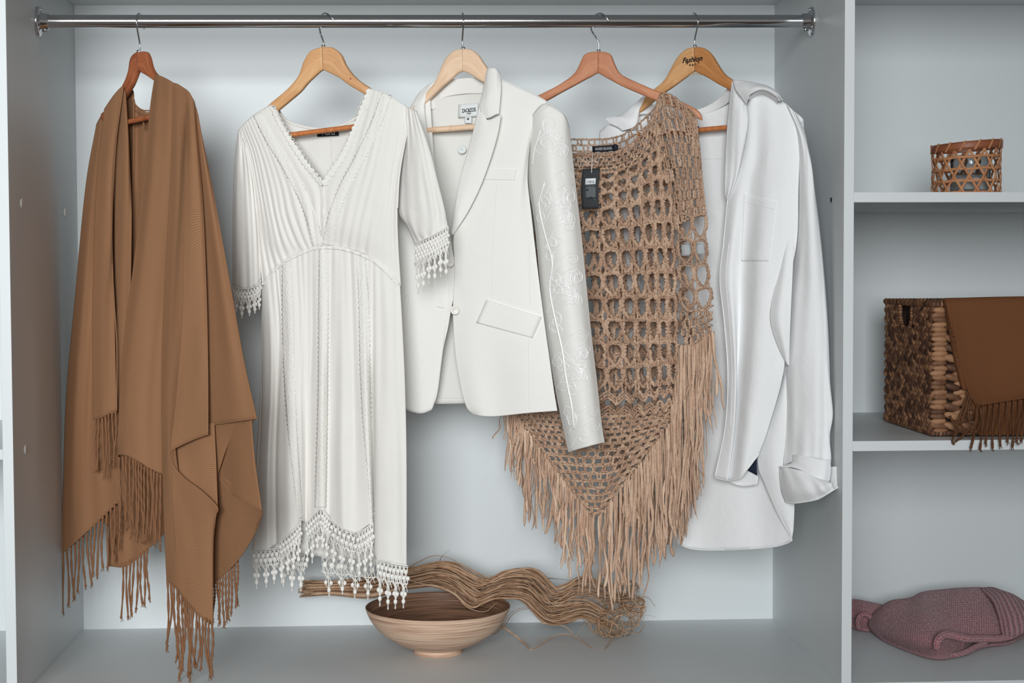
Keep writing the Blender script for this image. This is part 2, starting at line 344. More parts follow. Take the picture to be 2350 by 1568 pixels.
h1 = hanger('reddish brown wooden hanger turned sideways, under the brown shawl', PL1,
       [((236, 268), (242, 280)), ((256, 240), (262, 256)), ((283, 200), (289, 222)), ((297, 168), (306, 196)), ((302, 138), (316, 172)), ((308, 126), (319, 166)), ((318, 119), (322, 163))],
       [((318, 119), (322, 163)), ((336, 119), (331, 169)), ((343, 130), (340, 174)), ((349, 155), (352, 182)), ((362, 173), (366, 192)), ((400, 203), (398, 220)), ((438, 242), (434, 256))],
       [(321, 121, 0), (320.5, 98, 0), (315, 66, -.012), (313, 46, -e), (316, 34, -.006), (320, 31.5, .002), (324, 37, .012), (327, 52, e), (331, 66, .010)], (288, 281, 350, 268, .0), (M_W1a, M_W1b, M_W1b))
h2 = hanger('light birch hanger with a knot on its right arm, holding the cream lace dress', PL2,
       [((578, 285), (584, 299)), ((598, 264), (606, 284)), ((620, 240), (633, 260)), ((650, 215), (664, 234)), ((671, 195), (690, 212)), ((688, 172), (708, 191)), ((698, 143), (726, 174)), ((714, 118), (736, 165)), ((742, 107), (743, 161))],
       [((742, 107), (743, 161)), ((765, 110), (752, 165)), ((784, 126), (766, 172)), ((797, 153), (783, 181)), ((818, 179), (803, 196)), ((847, 200), (839, 217)), ((885, 222), (878, 238)), ((925, 242), (920, 254))],
       [(742, 109, 0), (742, 96, 0), (736, 78, .005), (733, 60, .013), (736, 42, e), (742, 32, .006), (750, 31.5, -.004), (759, 38, -.013), (766, 46, -.0145)], (585, 320, 925, 277, .0), (M_W2, M_W2b, M_BAR2))
h3 = hanger('palest maple hanger, inside the white blazer', PL3,
       [((935, 262), (938, 274)), ((952, 243), (957, 258)), ((976, 217), (980, 236)), ((1000, 188), (1007, 209)), ((1012, 160), (1024, 193)), ((1024, 135), (1040, 180)), ((1042, 117), (1052, 169)), ((1063, 112), (1063, 164))],
       [((1063, 112), (1063, 164)), ((1082, 114), (1072, 167)), ((1099, 127), (1085, 174)), ((1112, 146), (1100, 184)), ((1130, 168), (1120, 194)), ((1170, 195), (1165, 215)), ((1250, 238), (1246, 252))],
       [(1061, 114, 0), (1061, 92, 0), (1063, 64, -.010), (1064, 48, -e), (1062.5, 34, -.007), (1061, 31, .003), (1062, 38, .013), (1065, 52, e)], (930, 303, 1238, 280, .0), (M_W3, M_W3, M_W3), .0056)
h4 = hanger('pinkish beech hanger with angular shoulders, its bare tip poking out of the crochet poncho', PL4,
       [((1150, 260), (1152, 272)), ((1195, 239), (1200, 256)), ((1241, 217), (1252, 233)), ((1277, 199), (1292, 211)), ((1305, 181), (1322, 195)), ((1322, 165), (1340, 185)), ((1333, 143), (1350, 180)), ((1341, 127), (1358, 176)), ((1355, 120), (1364, 172)), ((1374, 118), (1373, 168))],
       [((1374, 118), (1373, 168)), ((1391, 120), (1382, 173)), ((1403, 127), (1392, 179)), ((1410, 145), (1405, 186)), ((1421, 166), (1418, 193)), ((1440, 179), (1436, 202)), ((1487, 200), (1478, 220)), ((1550, 227), (1542, 246)), ((1580, 241), (1574, 258)), ((1600, 252), (1590, 266)), ((1610, 265), (1602, 273)), ((1612, 274), (1611, 277))],
       [(1374, 120, 0), (1374, 100, 0), (1367, 85, .002), (1359, 73, .008), (1356, 60, .014), (1361, 43, e), (1370, 33, .006), (1380, 31.5, -.004), (1390, 38, -.013), (1397, 49, -.0145)], None, (M_W4, M_W4, M_W4))
h5 = hanger('yellow wooden hanger stamped Fashion Paris, holding the white shirt', PL5,
       [((1440, 262), (1446, 278)), ((1465, 238), (1474, 256)), ((1504, 204), (1520, 217)), ((1519, 192), (1536, 206)), ((1531, 177), (1549, 197)), ((1541, 158), (1564, 186)), ((1556, 132), (1578, 176)), ((1575, 114), (1588, 168)), ((1595, 108), (1596, 163))],
       [((1595, 108), (1596, 163)), ((1610, 109), (1604, 168)), ((1624, 115), (1616, 174)), ((1637, 129), (1629, 181)), ((1648, 147), (1642, 189)), ((1663, 169), (1656, 197)), ((1682, 183), (1677, 208)), ((1730, 212), (1722, 235)), ((1800, 248), (1795, 262))],
       [(1595, 110, 0), (1594.5, 90, 0), (1600, 64, -.011), (1602, 48, -e), (1598, 35, -.008), (1592, 31, .002), (1589, 37, .012), (1592, 52, e)], (1440, 313, 1745, 286, .0), (M_W5a, M_W5b, M_BAR2))
b = MB(); b.ell(PL2(806, 181, -.0062), [(.0028, 0, 0), (0, .0012, 0), (0, 0, .002)]); b.build('knot', M_W1a, h2)
# printed lettering on the pine hanger
_d = -.0082; text_mesh('Fashion', .0138, frame_at(PL5(1588, 137, _d), PL5(1598, 135.6, _d)), 'lettering', M_INK, h5, shear=.35, bold=.0003)
for i, ch in enumerate('PARIS'):
    t = (i-2)/2; text_mesh(ch, .0060, frame_at(PL5(1590+t*13, 149.5-4.5*t*t-1.6*t, _d), PL5(1600+t*13, 149.5-4.5*t*t-1.6*t-1.4-5.5*t, _d)), 'letter', M_INK, h5, bold=.0002)
b = MB(); rr_ = np.random.default_rng(3)
for i in range(26):
    t = rr_.uniform(-1, 1); p = PL5(1598+t*14, 164+abs(t)*6, 0); q = p+np.array([rr_.uniform(-.006, .006), rr_.uniform(-.004, .004), -.003-rr_.uniform(0, .003)*(1-abs(t))])
    b.tube(cr([p, (p+q)/2+rr_.normal(0, .0015, 3), q], 5), .0004, 4)
M_FLUFF = mat('dry_glue', sr(225, 205, 165), .8); b.build('glue_tuft', M_FLUFF, h5)
# ================================================================== brown shawl
M_SHAWL = twill('camel_twill', sr(154, 114, 84), sr(134, 96, 69), period=.00115, depth=.00028); M_TAS = mat('camel_yarn', sr(132, 94, 68), .95, spec=.08)
shawl = thing('shawl', 'camel brown twill shawl with twisted fringe, leftmost garment on the rod', 'shawl', tuple(PL1(322, 200)))
def tassel(pl, x, y, ln, par, m, d=0, r=.0021, sway=0, seed=0, curl=6, name='tassel', knot=True, n=26):
    g = np.random.default_rng(seed); t = np.linspace(0, 1, n); ph = g.uniform(0, 6.28); a = g.uniform(.4, 1)*curl
    px = x+sway*t+a*np.sin(t*g.uniform(2, 5)+ph)*t-a*math.sin(ph)*0; py = y-3+ln*t; dd = d+.004*np.sin(t*4+ph)*t
    b = MB(); b.tube(pl(px, py, dd), r*(1-.15*t), 8, twist=110, lobes=2, lob=.28)
    if knot:
        e0 = pl(px[-1], py[-1], dd[-1])
        b.ell(e0, [(r*1.25, 0, 0), (0, r*1.25, 0), (0, 0, r*1.6)], 8, 5)
        for k in range(4):
            q = e0+np.array([g.uniform(-.004, .004), g.uniform(-.002, .002), -g.uniform(.005, .010)]); b.tube(cr([e0, (e0+q)/2+g.normal(0, .0006, 3), q], 5), .0005, 4)
    return b.build(name, m, par)
def fringe(pl, pts, n, ln, par, m, d=0, seed=0, sway=(-4, 4), r=.0021, curl=6, lnj=.12):
    P = crL(np.array(pts, float), n); g = np.random.default_rng(seed)
    lns = np.interp(np.linspace(0, 1, n), np.linspace(0, 1, len(ln)), ln)
    for i in range(n): tassel(pl, P[i, 0], P[i, 1], lns[i]*(1+g.uniform(-lnj, lnj)), par, m, d+g.uniform(-.004, .004), r, g.uniform(*sway), seed*100+i, curl)
def hem(name, pl, pts, m, par, r=.0011, d=0, n=60):
    A = cr(np.array(pts, float), n); b = MB(); dd = A[:, 2] if A.shape[1] > 2 else 0; b.tube(pl(A[:, 0], A[:, 1], dd+d), r, 8, twist=0, lobes=0); return b.build(name, m, par)
fS = lambda s, n, a, **k: folds(s, n, a, **k)
# back panel seen through the neck opening
sheet('back_panel', PL1, [[(232, 262, .02), (222, 420, .02), (200, 700, .03), (180, 1000, .03), (150, 1180, .02)], [(298, 204, .03), (290, 420, .03), (262, 700, .035), (250, 950, .035), (240, 1200, .03)], [(312, 240, .035), (312, 420, .035), (300, 700, .04), (296, 950, .04), (285, 1275, .03)], [(345, 256, .035), (350, 420, .035), (345, 700, .04), (345, 950, .04), (343, 1258, .03)], [(376, 205, .03), (400, 420, .03), (410, 700, .03), (415, 950, .03), (415, 1180, .03)]], M_SHAWL, shawl, 50, 70, fS(4, 3, .006))
hem('neck_hem', PL1, [(298, 206, .027), (304, 225, .031), (313, 243, .033), (328, 253, .033), (347, 254, .033)], M_SHAWL, shawl, .0013)
hem('neck_seam', PL1, [(292, 214, .024), (300, 235, .028), (310, 253, .030), (328, 263, .031), (347, 264, .031)], M_TAS, shawl, .0006)
b = MB(); b.tube(cr([PL1(329, 280, .01), PL1(330, 286, .006), PL1(331, 296, .006)], 8), .0018, 8); b.build('hanging_loop', M_TAS, shawl)
# big outer left panel
sheet('side_drape', PL1, [[(222, 285, .02), (197, 430, .03), (172, 690, .03), (153, 900, .02), (146, 1090, .01), (141, 1272, 0)],
      [(235, 262, -.006), (215, 430, 0), (193, 690, -.008), (178, 900, -.012), (172, 1090, -.012), (176, 1243, -.015)],
      [(262, 222, -.014), (245, 430, -.008), (228, 690, .004), (215, 900, .01), (215, 1060, .01), (222, 1200, .004)],
      [(281, 197, -.01), (280, 430, .006), (270, 690, .014), (270, 900, .016), (272, 1060, .016), (275, 1150, .014)]], M_SHAWL, shawl, 60, 110, addf(fS(1, 3, .004), wrinkle(3, 1.5, .0016)), thick=.002)
fringe(PL1, [(144, 1272), (176, 1243), (222, 1200), (272, 1152)], 15, [150, 110, 120, 110], shawl, M_TAS, .0, 11, (-2, 6))
# inner dark fold between the flaps
sheet('inner_fold', PL1, [[(270, 240, -.006), (262, 430, .0), (262, 690, .004), (258, 1000, .006)], [(286, 208, -.014), (290, 330, -.012), (285, 560, -.008), (276, 1000, -.004)], [(290, 225, .004), (299, 400, .004), (302, 560, .006), (292, 1000, .012)]], M_SHAWL, shawl, 24, 60, fS(2, 1.2, .002))
# front flap whose hem runs down the middle, short fringe at its foot
sheet('front_flap', PL1, [[(240, 250, -.018), (222, 430, -.018), (213, 700, -.020), (215, 965, -.022)], [(262, 218, -.024), (243, 430, -.028), (234, 700, -.030), (236, 958, -.034)], [(279, 199, -.022), (259, 380, -.022), (254, 560, -.026), (250, 700, -.028), (252, 950, -.03)], [(282, 199, -.018), (266, 330, -.016), (258, 500, -.020), (262, 690, -.02), (268, 948, -.02)]], M_SHAWL, shawl, 40, 80, wrinkle(9, 1.2, .001), thick=.002)
hem('hem_stitching', PL1, [(283, 199, -.02), (266, 330, -.018), (258, 470, -.021), (255, 560, -.022), (262, 690, -.022), (268, 800, -.022), (268, 948, -.022)], M_SHAWL, shawl, .0012)
fringe(PL1, [(219, 963), (236, 956), (265, 946)], 7, [125, 130, 120], shawl, M_TAS, -.026, 12, (-2, 4))
# right front panel
sheet('front_panel', PL1, [[(356, 174, -.012), (345, 250, -.016), (330, 400, -.018), (308, 600, -.022), (283, 800, -.026), (271, 1000, -.03), (269, 1045, -.03)],
      [(363, 172, -.022), (360, 250, -.03), (350, 400, -.034), (330, 600, -.038), (306, 800, -.040), (292, 960, -.040), (290, 1046, -.042)],
      [(385, 182, -.026), (385, 260, -.032), (375, 400, -.030), (355, 600, -.032), (338, 800, -.030), (326, 960, -.030), (328, 1066, -.03)],
      [(410, 197, -.022), (410, 280, -.024), (400, 400, -.024), (385, 600, -.026), (362, 800, -.020), (350, 960, -.018), (352, 1085, -.016)],
      [(425, 205, -.018), (428, 300, -.016), (418, 400, -.016), (405, 600, -.016), (385, 800, -.01), (378, 960, -.006), (378, 1092, -.006)]], M_SHAWL, shawl, 80, 110, addf(fS(5, 2.5, .002), wrinkle(6, 1.5, .0008)), thick=.0022)
fringe(PL1, [(273, 1052), (300, 1050), (330, 1072), (368, 1092)], 14, [150, 170, 160, 150], shawl, M_TAS, -.034, 13, (-3, 5))
# dark rear corner with fringe, low between the panels
sheet('rear_corner', PL1, [[(248, 1080, .028), (250, 1180, .026), (248, 1300, .02)], [(290, 1080, .03), (292, 1180, .03), (290, 1300, .026)], [(345, 1080, .03), (345, 1180, .03), (340, 1262, .026)]], M_SHAWL, shawl, 20, 20, fS(8, 2, .003))
fringe(PL1, [(282, 1296), (310, 1282), (338, 1262)], 8, [115, 120, 105], shawl, M_TAS, .024, 14, (-4, 4))
# long front fold over the right panel
A_top = [(392, 188, -.030), (410, 193, -.034), (436, 214, -.036), (447, 240, -.02)]
sheet('front_drape', PL1, [[(398, 190, -.03), (392, 400, -.036), (376, 700, -.040), (371, 900, -.044), (374, 1100, -.044), (379, 1240, -.044), (383, 1332, -.044)],
      [(408, 193, -.036), (410, 400, -.046), (398, 700, -.056), (388, 900, -.062), (386, 1040, -.066), (398, 1200, -.060), (405, 1350, -.058)],
      [(428, 206, -.038), (427, 300, -.028), (425, 400, -.044), (420, 700, -.054), (408, 900, -.054), (402, 1020, -.058), (425, 1200, -.058), (440, 1395, -.056)]], M_SHAWL, shawl, 50, 130, wrinkle(16, 1.4, .0008), thick=.0022)
sheet('front_drape_upper', PL1, [[(426, 205, -.036), (427, 300, -.028), (425, 400, -.044), (420, 700, -.054), (406, 900, -.056), (390, 1035, -.066)],
      [(436, 214, -.034), (437, 300, -.040), (440, 420, -.048), (440, 700, -.050), (432, 860, -.044), (410, 1024, -.058)],
      [(444, 230, -.028), (447, 300, -.034), (456, 450, -.040), (462, 700, -.042), (460, 860, -.040), (445, 1008, -.050)],
      [(447, 240, -.018), (452, 300, -.022), (466, 480, -.028), (475, 700, -.030), (478, 860, -.032), (478, 996, -.044)]], M_SHAWL, shawl, 50, 110, wrinkle(17, 1.4, .0008), thick=.0022)
sheet('front_drape_lower', PL1, [[(389, 1036, -.066), (400, 1200, -.062), (408, 1352, -.058)], [(400, 1072, -.062), (418, 1200, -.060), (428, 1378, -.058)], [(425, 1100, -.060), (440, 1220, -.056), (450, 1404, -.056)], [(455, 1122, -.056), (465, 1240, -.052), (470, 1424, -.05)], [(482, 1146, -.050), (485, 1250, -.044), (487, 1434, -.042)], [(500, 1170, -.046), (494, 1200, -.036), (489, 1260, -.034), (488, 1434, -.03)]], M_SHAWL, shawl, 50, 60, wrinkle(18, 1.4, .0008), thick=.0022)
hem('hem_stitching', PL1, [(478, 996, -.046), (445, 1008, -.052), (410, 1024, -.060), (391, 1036, -.068), (389, 1046, -.069), (400, 1072, -.066), (425, 1100, -.062), (455, 1122, -.058), (482, 1146, -.052), (498, 1164, -.048), (499, 1176, -.044)], M_SHAWL, shawl, .0014)
fringe(PL1, [(385, 1335), (408, 1352), (440, 1395), (486, 1432)], 17, [150, 180, 130, 120], shawl, M_TAS, -.05, 15, (-4, 8), curl=9)
# inside of the fold, seen behind the curling hem
sheet('fold_inside', PL1, [[(386, 1000, -.04), (388, 1046, -.05), (400, 1085, -.054)], [(420, 990, -.036), (425, 1046, -.036), (440, 1118, -.044)], [(460, 975, -.030), (465, 1046, -.030), (475, 1150, -.036)], [(492, 970, -.018), (497, 1080, -.020), (500, 1172, -.034)]], M_SHAWL, shawl, 30, 30)
# right shoulder drape hanging behind
sheet('shoulder_drape', PL1, [[(432, 260, -.010), (440, 500, -.010), (455, 800, -.012), (466, 980, -.012)], [(442, 236, -.018), (466, 480, -.016), (490, 700, -.014), (500, 973, -.016)], [(452, 255, -.020), (488, 500, -.024), (520, 740, -.028), (545, 966, -.03)], [(458, 290, -.010), (497, 480, -.012), (535, 690, -.018), (560, 830, -.022), (589, 960, -.026)]], M_SHAWL, shawl, 50, 90, fS(21, 2, .002), thick=.0022)
hem('hem_stitching', PL1, [(478, 975, -.016), (500, 973, -.018), (545, 966, -.032), (590, 960, -.028)], M_SHAWL, shawl, .0013)
sheet('under_fold', PL1, [[(486, 970, -.008), (490, 1000, -.006), (496, 1100, .0)], [(530, 966, -.014), (528, 985, -.012), (530, 1010, -.004)], [(588, 961, -.020), (584, 964, -.020), (578, 970, -.018)]], M_SHAWL, shawl, 24, 14)
sheet('back_drape', PL1, [[(490, 1000, .012), (494, 1050, .014), (498, 1100, .012)], [(520, 988, .002), (524, 1060, .004), (530, 1132, 0)], [(548, 975, -.014), (555, 1060, -.016), (562, 1150, -.018)], [(577, 964, -.022), (585, 1060, -.022), (601, 1172, -.020)]], M_SHAWL, shawl, 40, 40, fS(31, 1.5, .002), thick=.002)
sheet('lower_drape', PL1, [[(486, 1090, .012), (488, 1220, .014), (489, 1345, .014)], [(510, 1095, .008), (514, 1200, .006), (515, 1318, .004)], [(540, 1115, -.004), (548, 1190, -.004), (545, 1288, -.006)], [(572, 1140, -.014), (580, 1190, -.012), (578, 1238, -.012)], [(600, 1170, -.018), (602, 1182, -.018), (598, 1195, -.016)]], M_SHAWL, shawl, 40, 40, thick=.002)
hem('hem_stitching', PL1, [(498, 1090, .008), (530, 1130, 0), (562, 1150, -.018), (601, 1171, -.022)], M_SHAWL, shawl, .0013)
fringe(PL1, [(492, 1342), (515, 1318), (545, 1290)], 9, [85, 110, 95], shawl, M_TAS, .004, 19, (-2, 6))
# ================================================================== cream dress
M_DRESS = fabric('cream_viscose', (.80, .78, .74), .03, 1100, .0003, .2, .0007, 22); M_LACE = fabric('cream_lace_thread', (.84, .82, .775), .03, 1500, .0003, .1, 0.0002)
def lace_relief(name, col):
    m = fabric(name, col, .03, 1500, .0002, .1, .0002); nt = NT(m); tc = nt.n('ShaderNodeTexCoord')
    v = nt.n('ShaderNodeTexVoronoi', i_Scale=190.0); v.feature = 'DISTANCE_TO_EDGE'; nt.l(tc.outputs['UV'], v.inputs[0]); v2 = nt.n('ShaderNodeTexVoronoi', i_Scale=330.0); nt.l(tc.outputs['UV'], v2.inputs[0])
    a = nt.n('ShaderNodeMath', operation='MULTIPLY_ADD'); nt.l(v2.outputs[0], a.inputs[0]); a.inputs[1].default_value = -.5; nt.l(v.outputs[0], a.inputs[2]); bump(nt, a.outputs[0], .0012, 1.0); return m
M_BAND = lace_relief('cream_lace_band', (.83, .81, .765)); M_LABEL = mat('black_label_satin', (.012, .014, .022), .5); M_PRINT = mat('label_print', (.55, .55, .52), .7)
dress = thing('dress', 'cream V-neck lace dress with short sleeves and tasselled lace hem', 'dress', tuple(PL2(743, 200)))
def disc_lace(pl, pts, par, h=85, rep=23, d=0, seed=0, name='lace_trim', rows=2, sc=1.0, m=None, drops=True, flop=0):
    """openwork lace hanging from a line: netting with round discs, then berry-shaped drops"""
    A = cr(np.array([tuple(p)+(0,)*(3-len(p)) for p in pts], float), 200); L = np.concatenate([[0], np.cumsum(np.hypot(*np.diff(A[:, :2], axis=0).T))]); n = max(2, int(round(L[-1]/rep)))
    g = np.random.default_rng(seed); b = MB()
    def q(t, y, jd=0):
        s = np.asarray(t, float)/n*L[-1]; x = np.interp(s, L, A[:, 0]); y0 = np.interp(s, L, A[:, 1]); dd = np.interp(s, L, A[:, 2])
        return pl(x+flop*np.sin(y/40+s/30)*1.0, y0+y, dd+d+jd+.003*np.sin(s/19+y/33))
    r0 = .00085*sc; tt = np.linspace(0, n, n*6+1)
    b.tube(q(tt, 0*tt), r0*1.6, 5); b.tube(q(tt, 4+1.5*np.sin(tt*18)), r0, 5); band = h*.42
    b.tube(q(tt, band+3*np.abs(np.sin(tt*math.pi))), r0*1.3, 5)
    k = n*2
    for i in range(k):
        t = i/2+.25
        for rw in range(rows):
            tc_ = t+(.25 if rw % 2 else 0); yc = 8+(band-12)*(rw+.5)/rows; c = q(tc_, yc, -.0008); rr = min(.0050*sc, rep/4.1*PXM)
            b.ell(c, [(rr, 0, 0), (0, .0013, 0), (0, 0, rr*1.08)], 8, 5)
        for s0, s1 in ((0, .5), (.5, 0)):
            b.tube(q(np.array([i/2+s0*1.0, i/2+.25, i/2+s1]), np.array([2, band*.5, band])), r0, 4, caps=False)
        b.tube(q(np.array([i/2+.5, i/2+.3, i/2+.1]), np.array([band*.15, band*.6, band*1.15])+g.normal(0, 2, 3)), r0*.9, 4, caps=False); b.tube(q(np.array([i/2, i/2+.2, i/2+.45]), np.array([band*.5, band*.9, band*1.4])+g.normal(0, 2, 3)), r0*.9, 4, caps=False)
        b.tube(q(np.array([i/2, i/2+.12, i/2+.25, i/2+.4]), np.array([band*.2, band*.5, band*.45, band*.9])+g.normal(0, 2, 4)), r0*.8, 4, caps=False)
    if drops:
        for i in range(n):
            t = i+.5+g.normal(0, .04); hh = h*(1+g.uniform(-.06, .10)); y1 = band+4; jx = g.normal(0, .05)
            b.tube(q(np.array([i, i+.25, t]), np.array([band, band+6, band+16.])), r0*1.2, 4); b.tube(q(np.array([i+1, i+.75, t]), np.array([band, band+6, band+16.])), r0*1.2, 4)
            b.tube(q(np.array([t, t+jx*.5, t+jx]), np.array([band, (band+hh)/2, hh])), r0*1.5, 5)
            for s in (-1, 1):
                yb = band+.46*(hh-band); b.ell(q(t+s*.20+jx*.4, yb, -.0006), [(.0036*sc, 0, 0), (0, .0014, 0), (0, 0, .0044*sc)], 8, 5)
                b.tube(q(np.array([t, t+s*.12, t+s*.2+jx*.4]), np.array([band+10, band+14, yb])), r0, 4)
                b.tube(q(np.array([t+s*.2, t+s*.12, t+jx*.6]), np.array([yb, yb+8, yb+13])), r0, 4)
            b.ell(q(t+jx*.8, band+.76*(hh-band), -.0006), [(.0037*sc, 0, 0), (0, .0014, 0), (0, 0, .0050*sc)], 8, 5)
            b.ell(q(t+jx, hh-1), [(.0016*sc, 0, 0), (0, .0011, 0), (0, 0, .0036*sc)], 6, 5)
    return b.build(name, m or M_LACE, par)
def band(name, bv, pts, wpx, par, m, lift=.0012, scallop=2.0, per=11, n=120, dome=.0005, nu=7, wob=0):
    """ribbon lying on a surface along a pixel path, with scalloped edges"""
    A = crL(np.array(pts, float), n); T = np.gradient(A[:, :2], axis=0); T /= np.linalg.norm(T, axis=1)[:, None]; N = np.stack([-T[:, 1], T[:, 0]], -1)
    wid = np.interp(np.linspace(0, 1, n), np.linspace(0, 1, len(pts)), wpx) if np.ndim(wpx) else np.full(n, float(wpx)); L = np.concatenate([[0], np.cumsum(np.hypot(*np.diff(A[:, :2], axis=0).T))])
    hw = wid/2+scallop*np.abs(np.sin(L*math.pi/per)); s = np.linspace(-1, 1, nu)
    X = A[:, 0][:, None]+N[:, 0][:, None]*hw[:, None]*s; Y = A[:, 1][:, None]+N[:, 1][:, None]*hw[:, None]*s
    P = on(bv, X, Y, lift); 
    P[..., 1] -= dome*(1-s**2)[None]+wob*np.sin(L*.23)[:, None]*s[None]*.001
    uv = np.stack([(hw[:, None]*s)*PXM, np.broadcast_to((L*PXM)[:, None], X.shape)], -1)
    b = MB(); b.grid(P, uv=uv); return b.build(name, m, par, solid=.0003)
gather = lambda s, n, a, **k: folds(s, n, a, sharp=1.0, k=6, **k)
# --- back of the dress (inside of the neck, back of the skirt)
db = sheet('bodice_back', PL2, [[(575, 270, .022), (590, 420, .03), (605, 640, .03)], [(630, 246, .018), (650, 420, .035), (655, 620, .035)], [(668, 279, .034), (690, 420, .040), (700, 600, .035)], [(745, 293, .038), (745, 420, .040), (745, 600, .035)], [(812, 268, .032), (812, 420, .038), (810, 600, .035)], [(850, 210, .016), (870, 420, .035), (860, 620, .035)], [(930, 240, .02), (915, 420, .03), (915, 650, .03)]], M_DRESS, dress, 60, 50, folds(4, 4, .002))
bvb = bvh_of(db); band('neck_facing', bvb, [(632, 250), (668, 283), (745, 296), (812, 272), (848, 214)], 5, dress, M_DRESS, .002, 0); band('back_seam', bvb, [(760, 312), (762, 360), (765, 410)], 4, dress, M_DRESS, .002, 0)
lab = MB(); lp = [PL2(728, 296, .028), PL2(777, 296, .028), PL2(777, 311, .027), PL2(728, 314, .027)]; lab.grid(np.array([[lp[0], lp[1]], [lp[3], lp[2]]])); lo = lab.build('label', M_LABEL, dress, solid=.0006)
text_mesh('A&G', .0135, frame_at(PL2(754, 304.5, .0255), PL2(764, 304, .0255)), 'lettering', M_PRINT, lo)
# --- front of the bodice
dl = sheet('bodice_front', PL2, [[(546, 300, .004), (566, 350, .0), (578, 420, .0), (586, 490, .002), (592, 560, .004), (602, 655, .0)], [(562, 282, -.008), (588, 350, -.014), (606, 430, -.016), (620, 500, -.018), (634, 560, -.018), (652, 603, -.012)],
      [(585, 262, -.012), (625, 350, -.022), (652, 420, -.024), (668, 490, -.026), (685, 540, -.024), (702, 575, -.016)], [(622, 240, -.010), (652, 302, -.020), (696, 370, -.026), (738, 424, -.030), (741, 500, -.030), (742, 566, -.018)]], M_DRESS, dress, 110, 90, addf(gather(41, 8, .0032, top=.25, bot=1.3), wrinkle(42, 2, .0006)))
dr = sheet('bodice_front', PL2, [[(848, 203, -.010), (816, 290, -.020), (788, 355, -.026), (742, 424, -.030), (742, 500, -.030), (742, 566, -.018)], [(880, 212, -.014), (858, 300, -.026), (838, 380, -.030), (815, 450, -.032), (798, 520, -.030), (788, 569, -.018)],
      [(915, 232, -.012), (895, 320, -.024), (880, 400, -.028), (868, 470, -.030), (855, 540, -.026), (848, 590, -.016)], [(948, 254, -.004), (930, 330, -.012), (918, 400, -.014), (912, 480, -.014), (914, 560, -.010), (920, 656, -.006)]], M_DRESS, dress, 110, 90, addf(gather(43, 7, .0032, top=.25, bot=1.3), wrinkle(44, 2, .0006)))
bvf = bvh_of(dl, dr)
band('lace_band', bvf, [(592, 262), (620, 318), (655, 375), (690, 440), (714, 500), (730, 562)], 21, dress, M_BAND, .0013, 2.5); band('lace_band', bvf, [(888, 216), (860, 290), (826, 362), (790, 430), (764, 500), (752, 563)], 21, dress, M_BAND, .0013, 2.5)
band('neck_lace', bvf, [(624, 243), (652, 300), (694, 366), (732, 414), (741, 424)], 8, dress, M_BAND, .0016, 4.0, 13); band('neck_lace', bvf, [(850, 205), (818, 288), (790, 352), (750, 412), (741, 424)], 9, dress, M_BAND, .0016, 4.0, 13)
b = MB(); 
for pts, n in (([(624, 240), (656, 298), (700, 364), (736, 412)], 20), ([(846, 201), (812, 284), (785, 347), (746, 405)], 22)):
    A = crL(np.array(pts, float), n); P = on(bvf, A[:, 0]+(4 if pts[0][0] < 700 else -4)*0, A[:, 1]+2, .004)
    for i in range(n-1): m_ = (P[i]+P[i+1])/2; o_ = m_+np.array([(.004 if pts[0][0] < 700 else -.004), 0, .002]); b.tube(cr([P[i], o_, P[i+1]], 7), .0007, 5)
b.build('picot_edge', M_LACE, dress)
# --- waist
we = [(602, 652), (625, 620), (662, 592), (712, 570), (745, 565), (790, 569), (848, 590), (886, 620), (914, 650)]
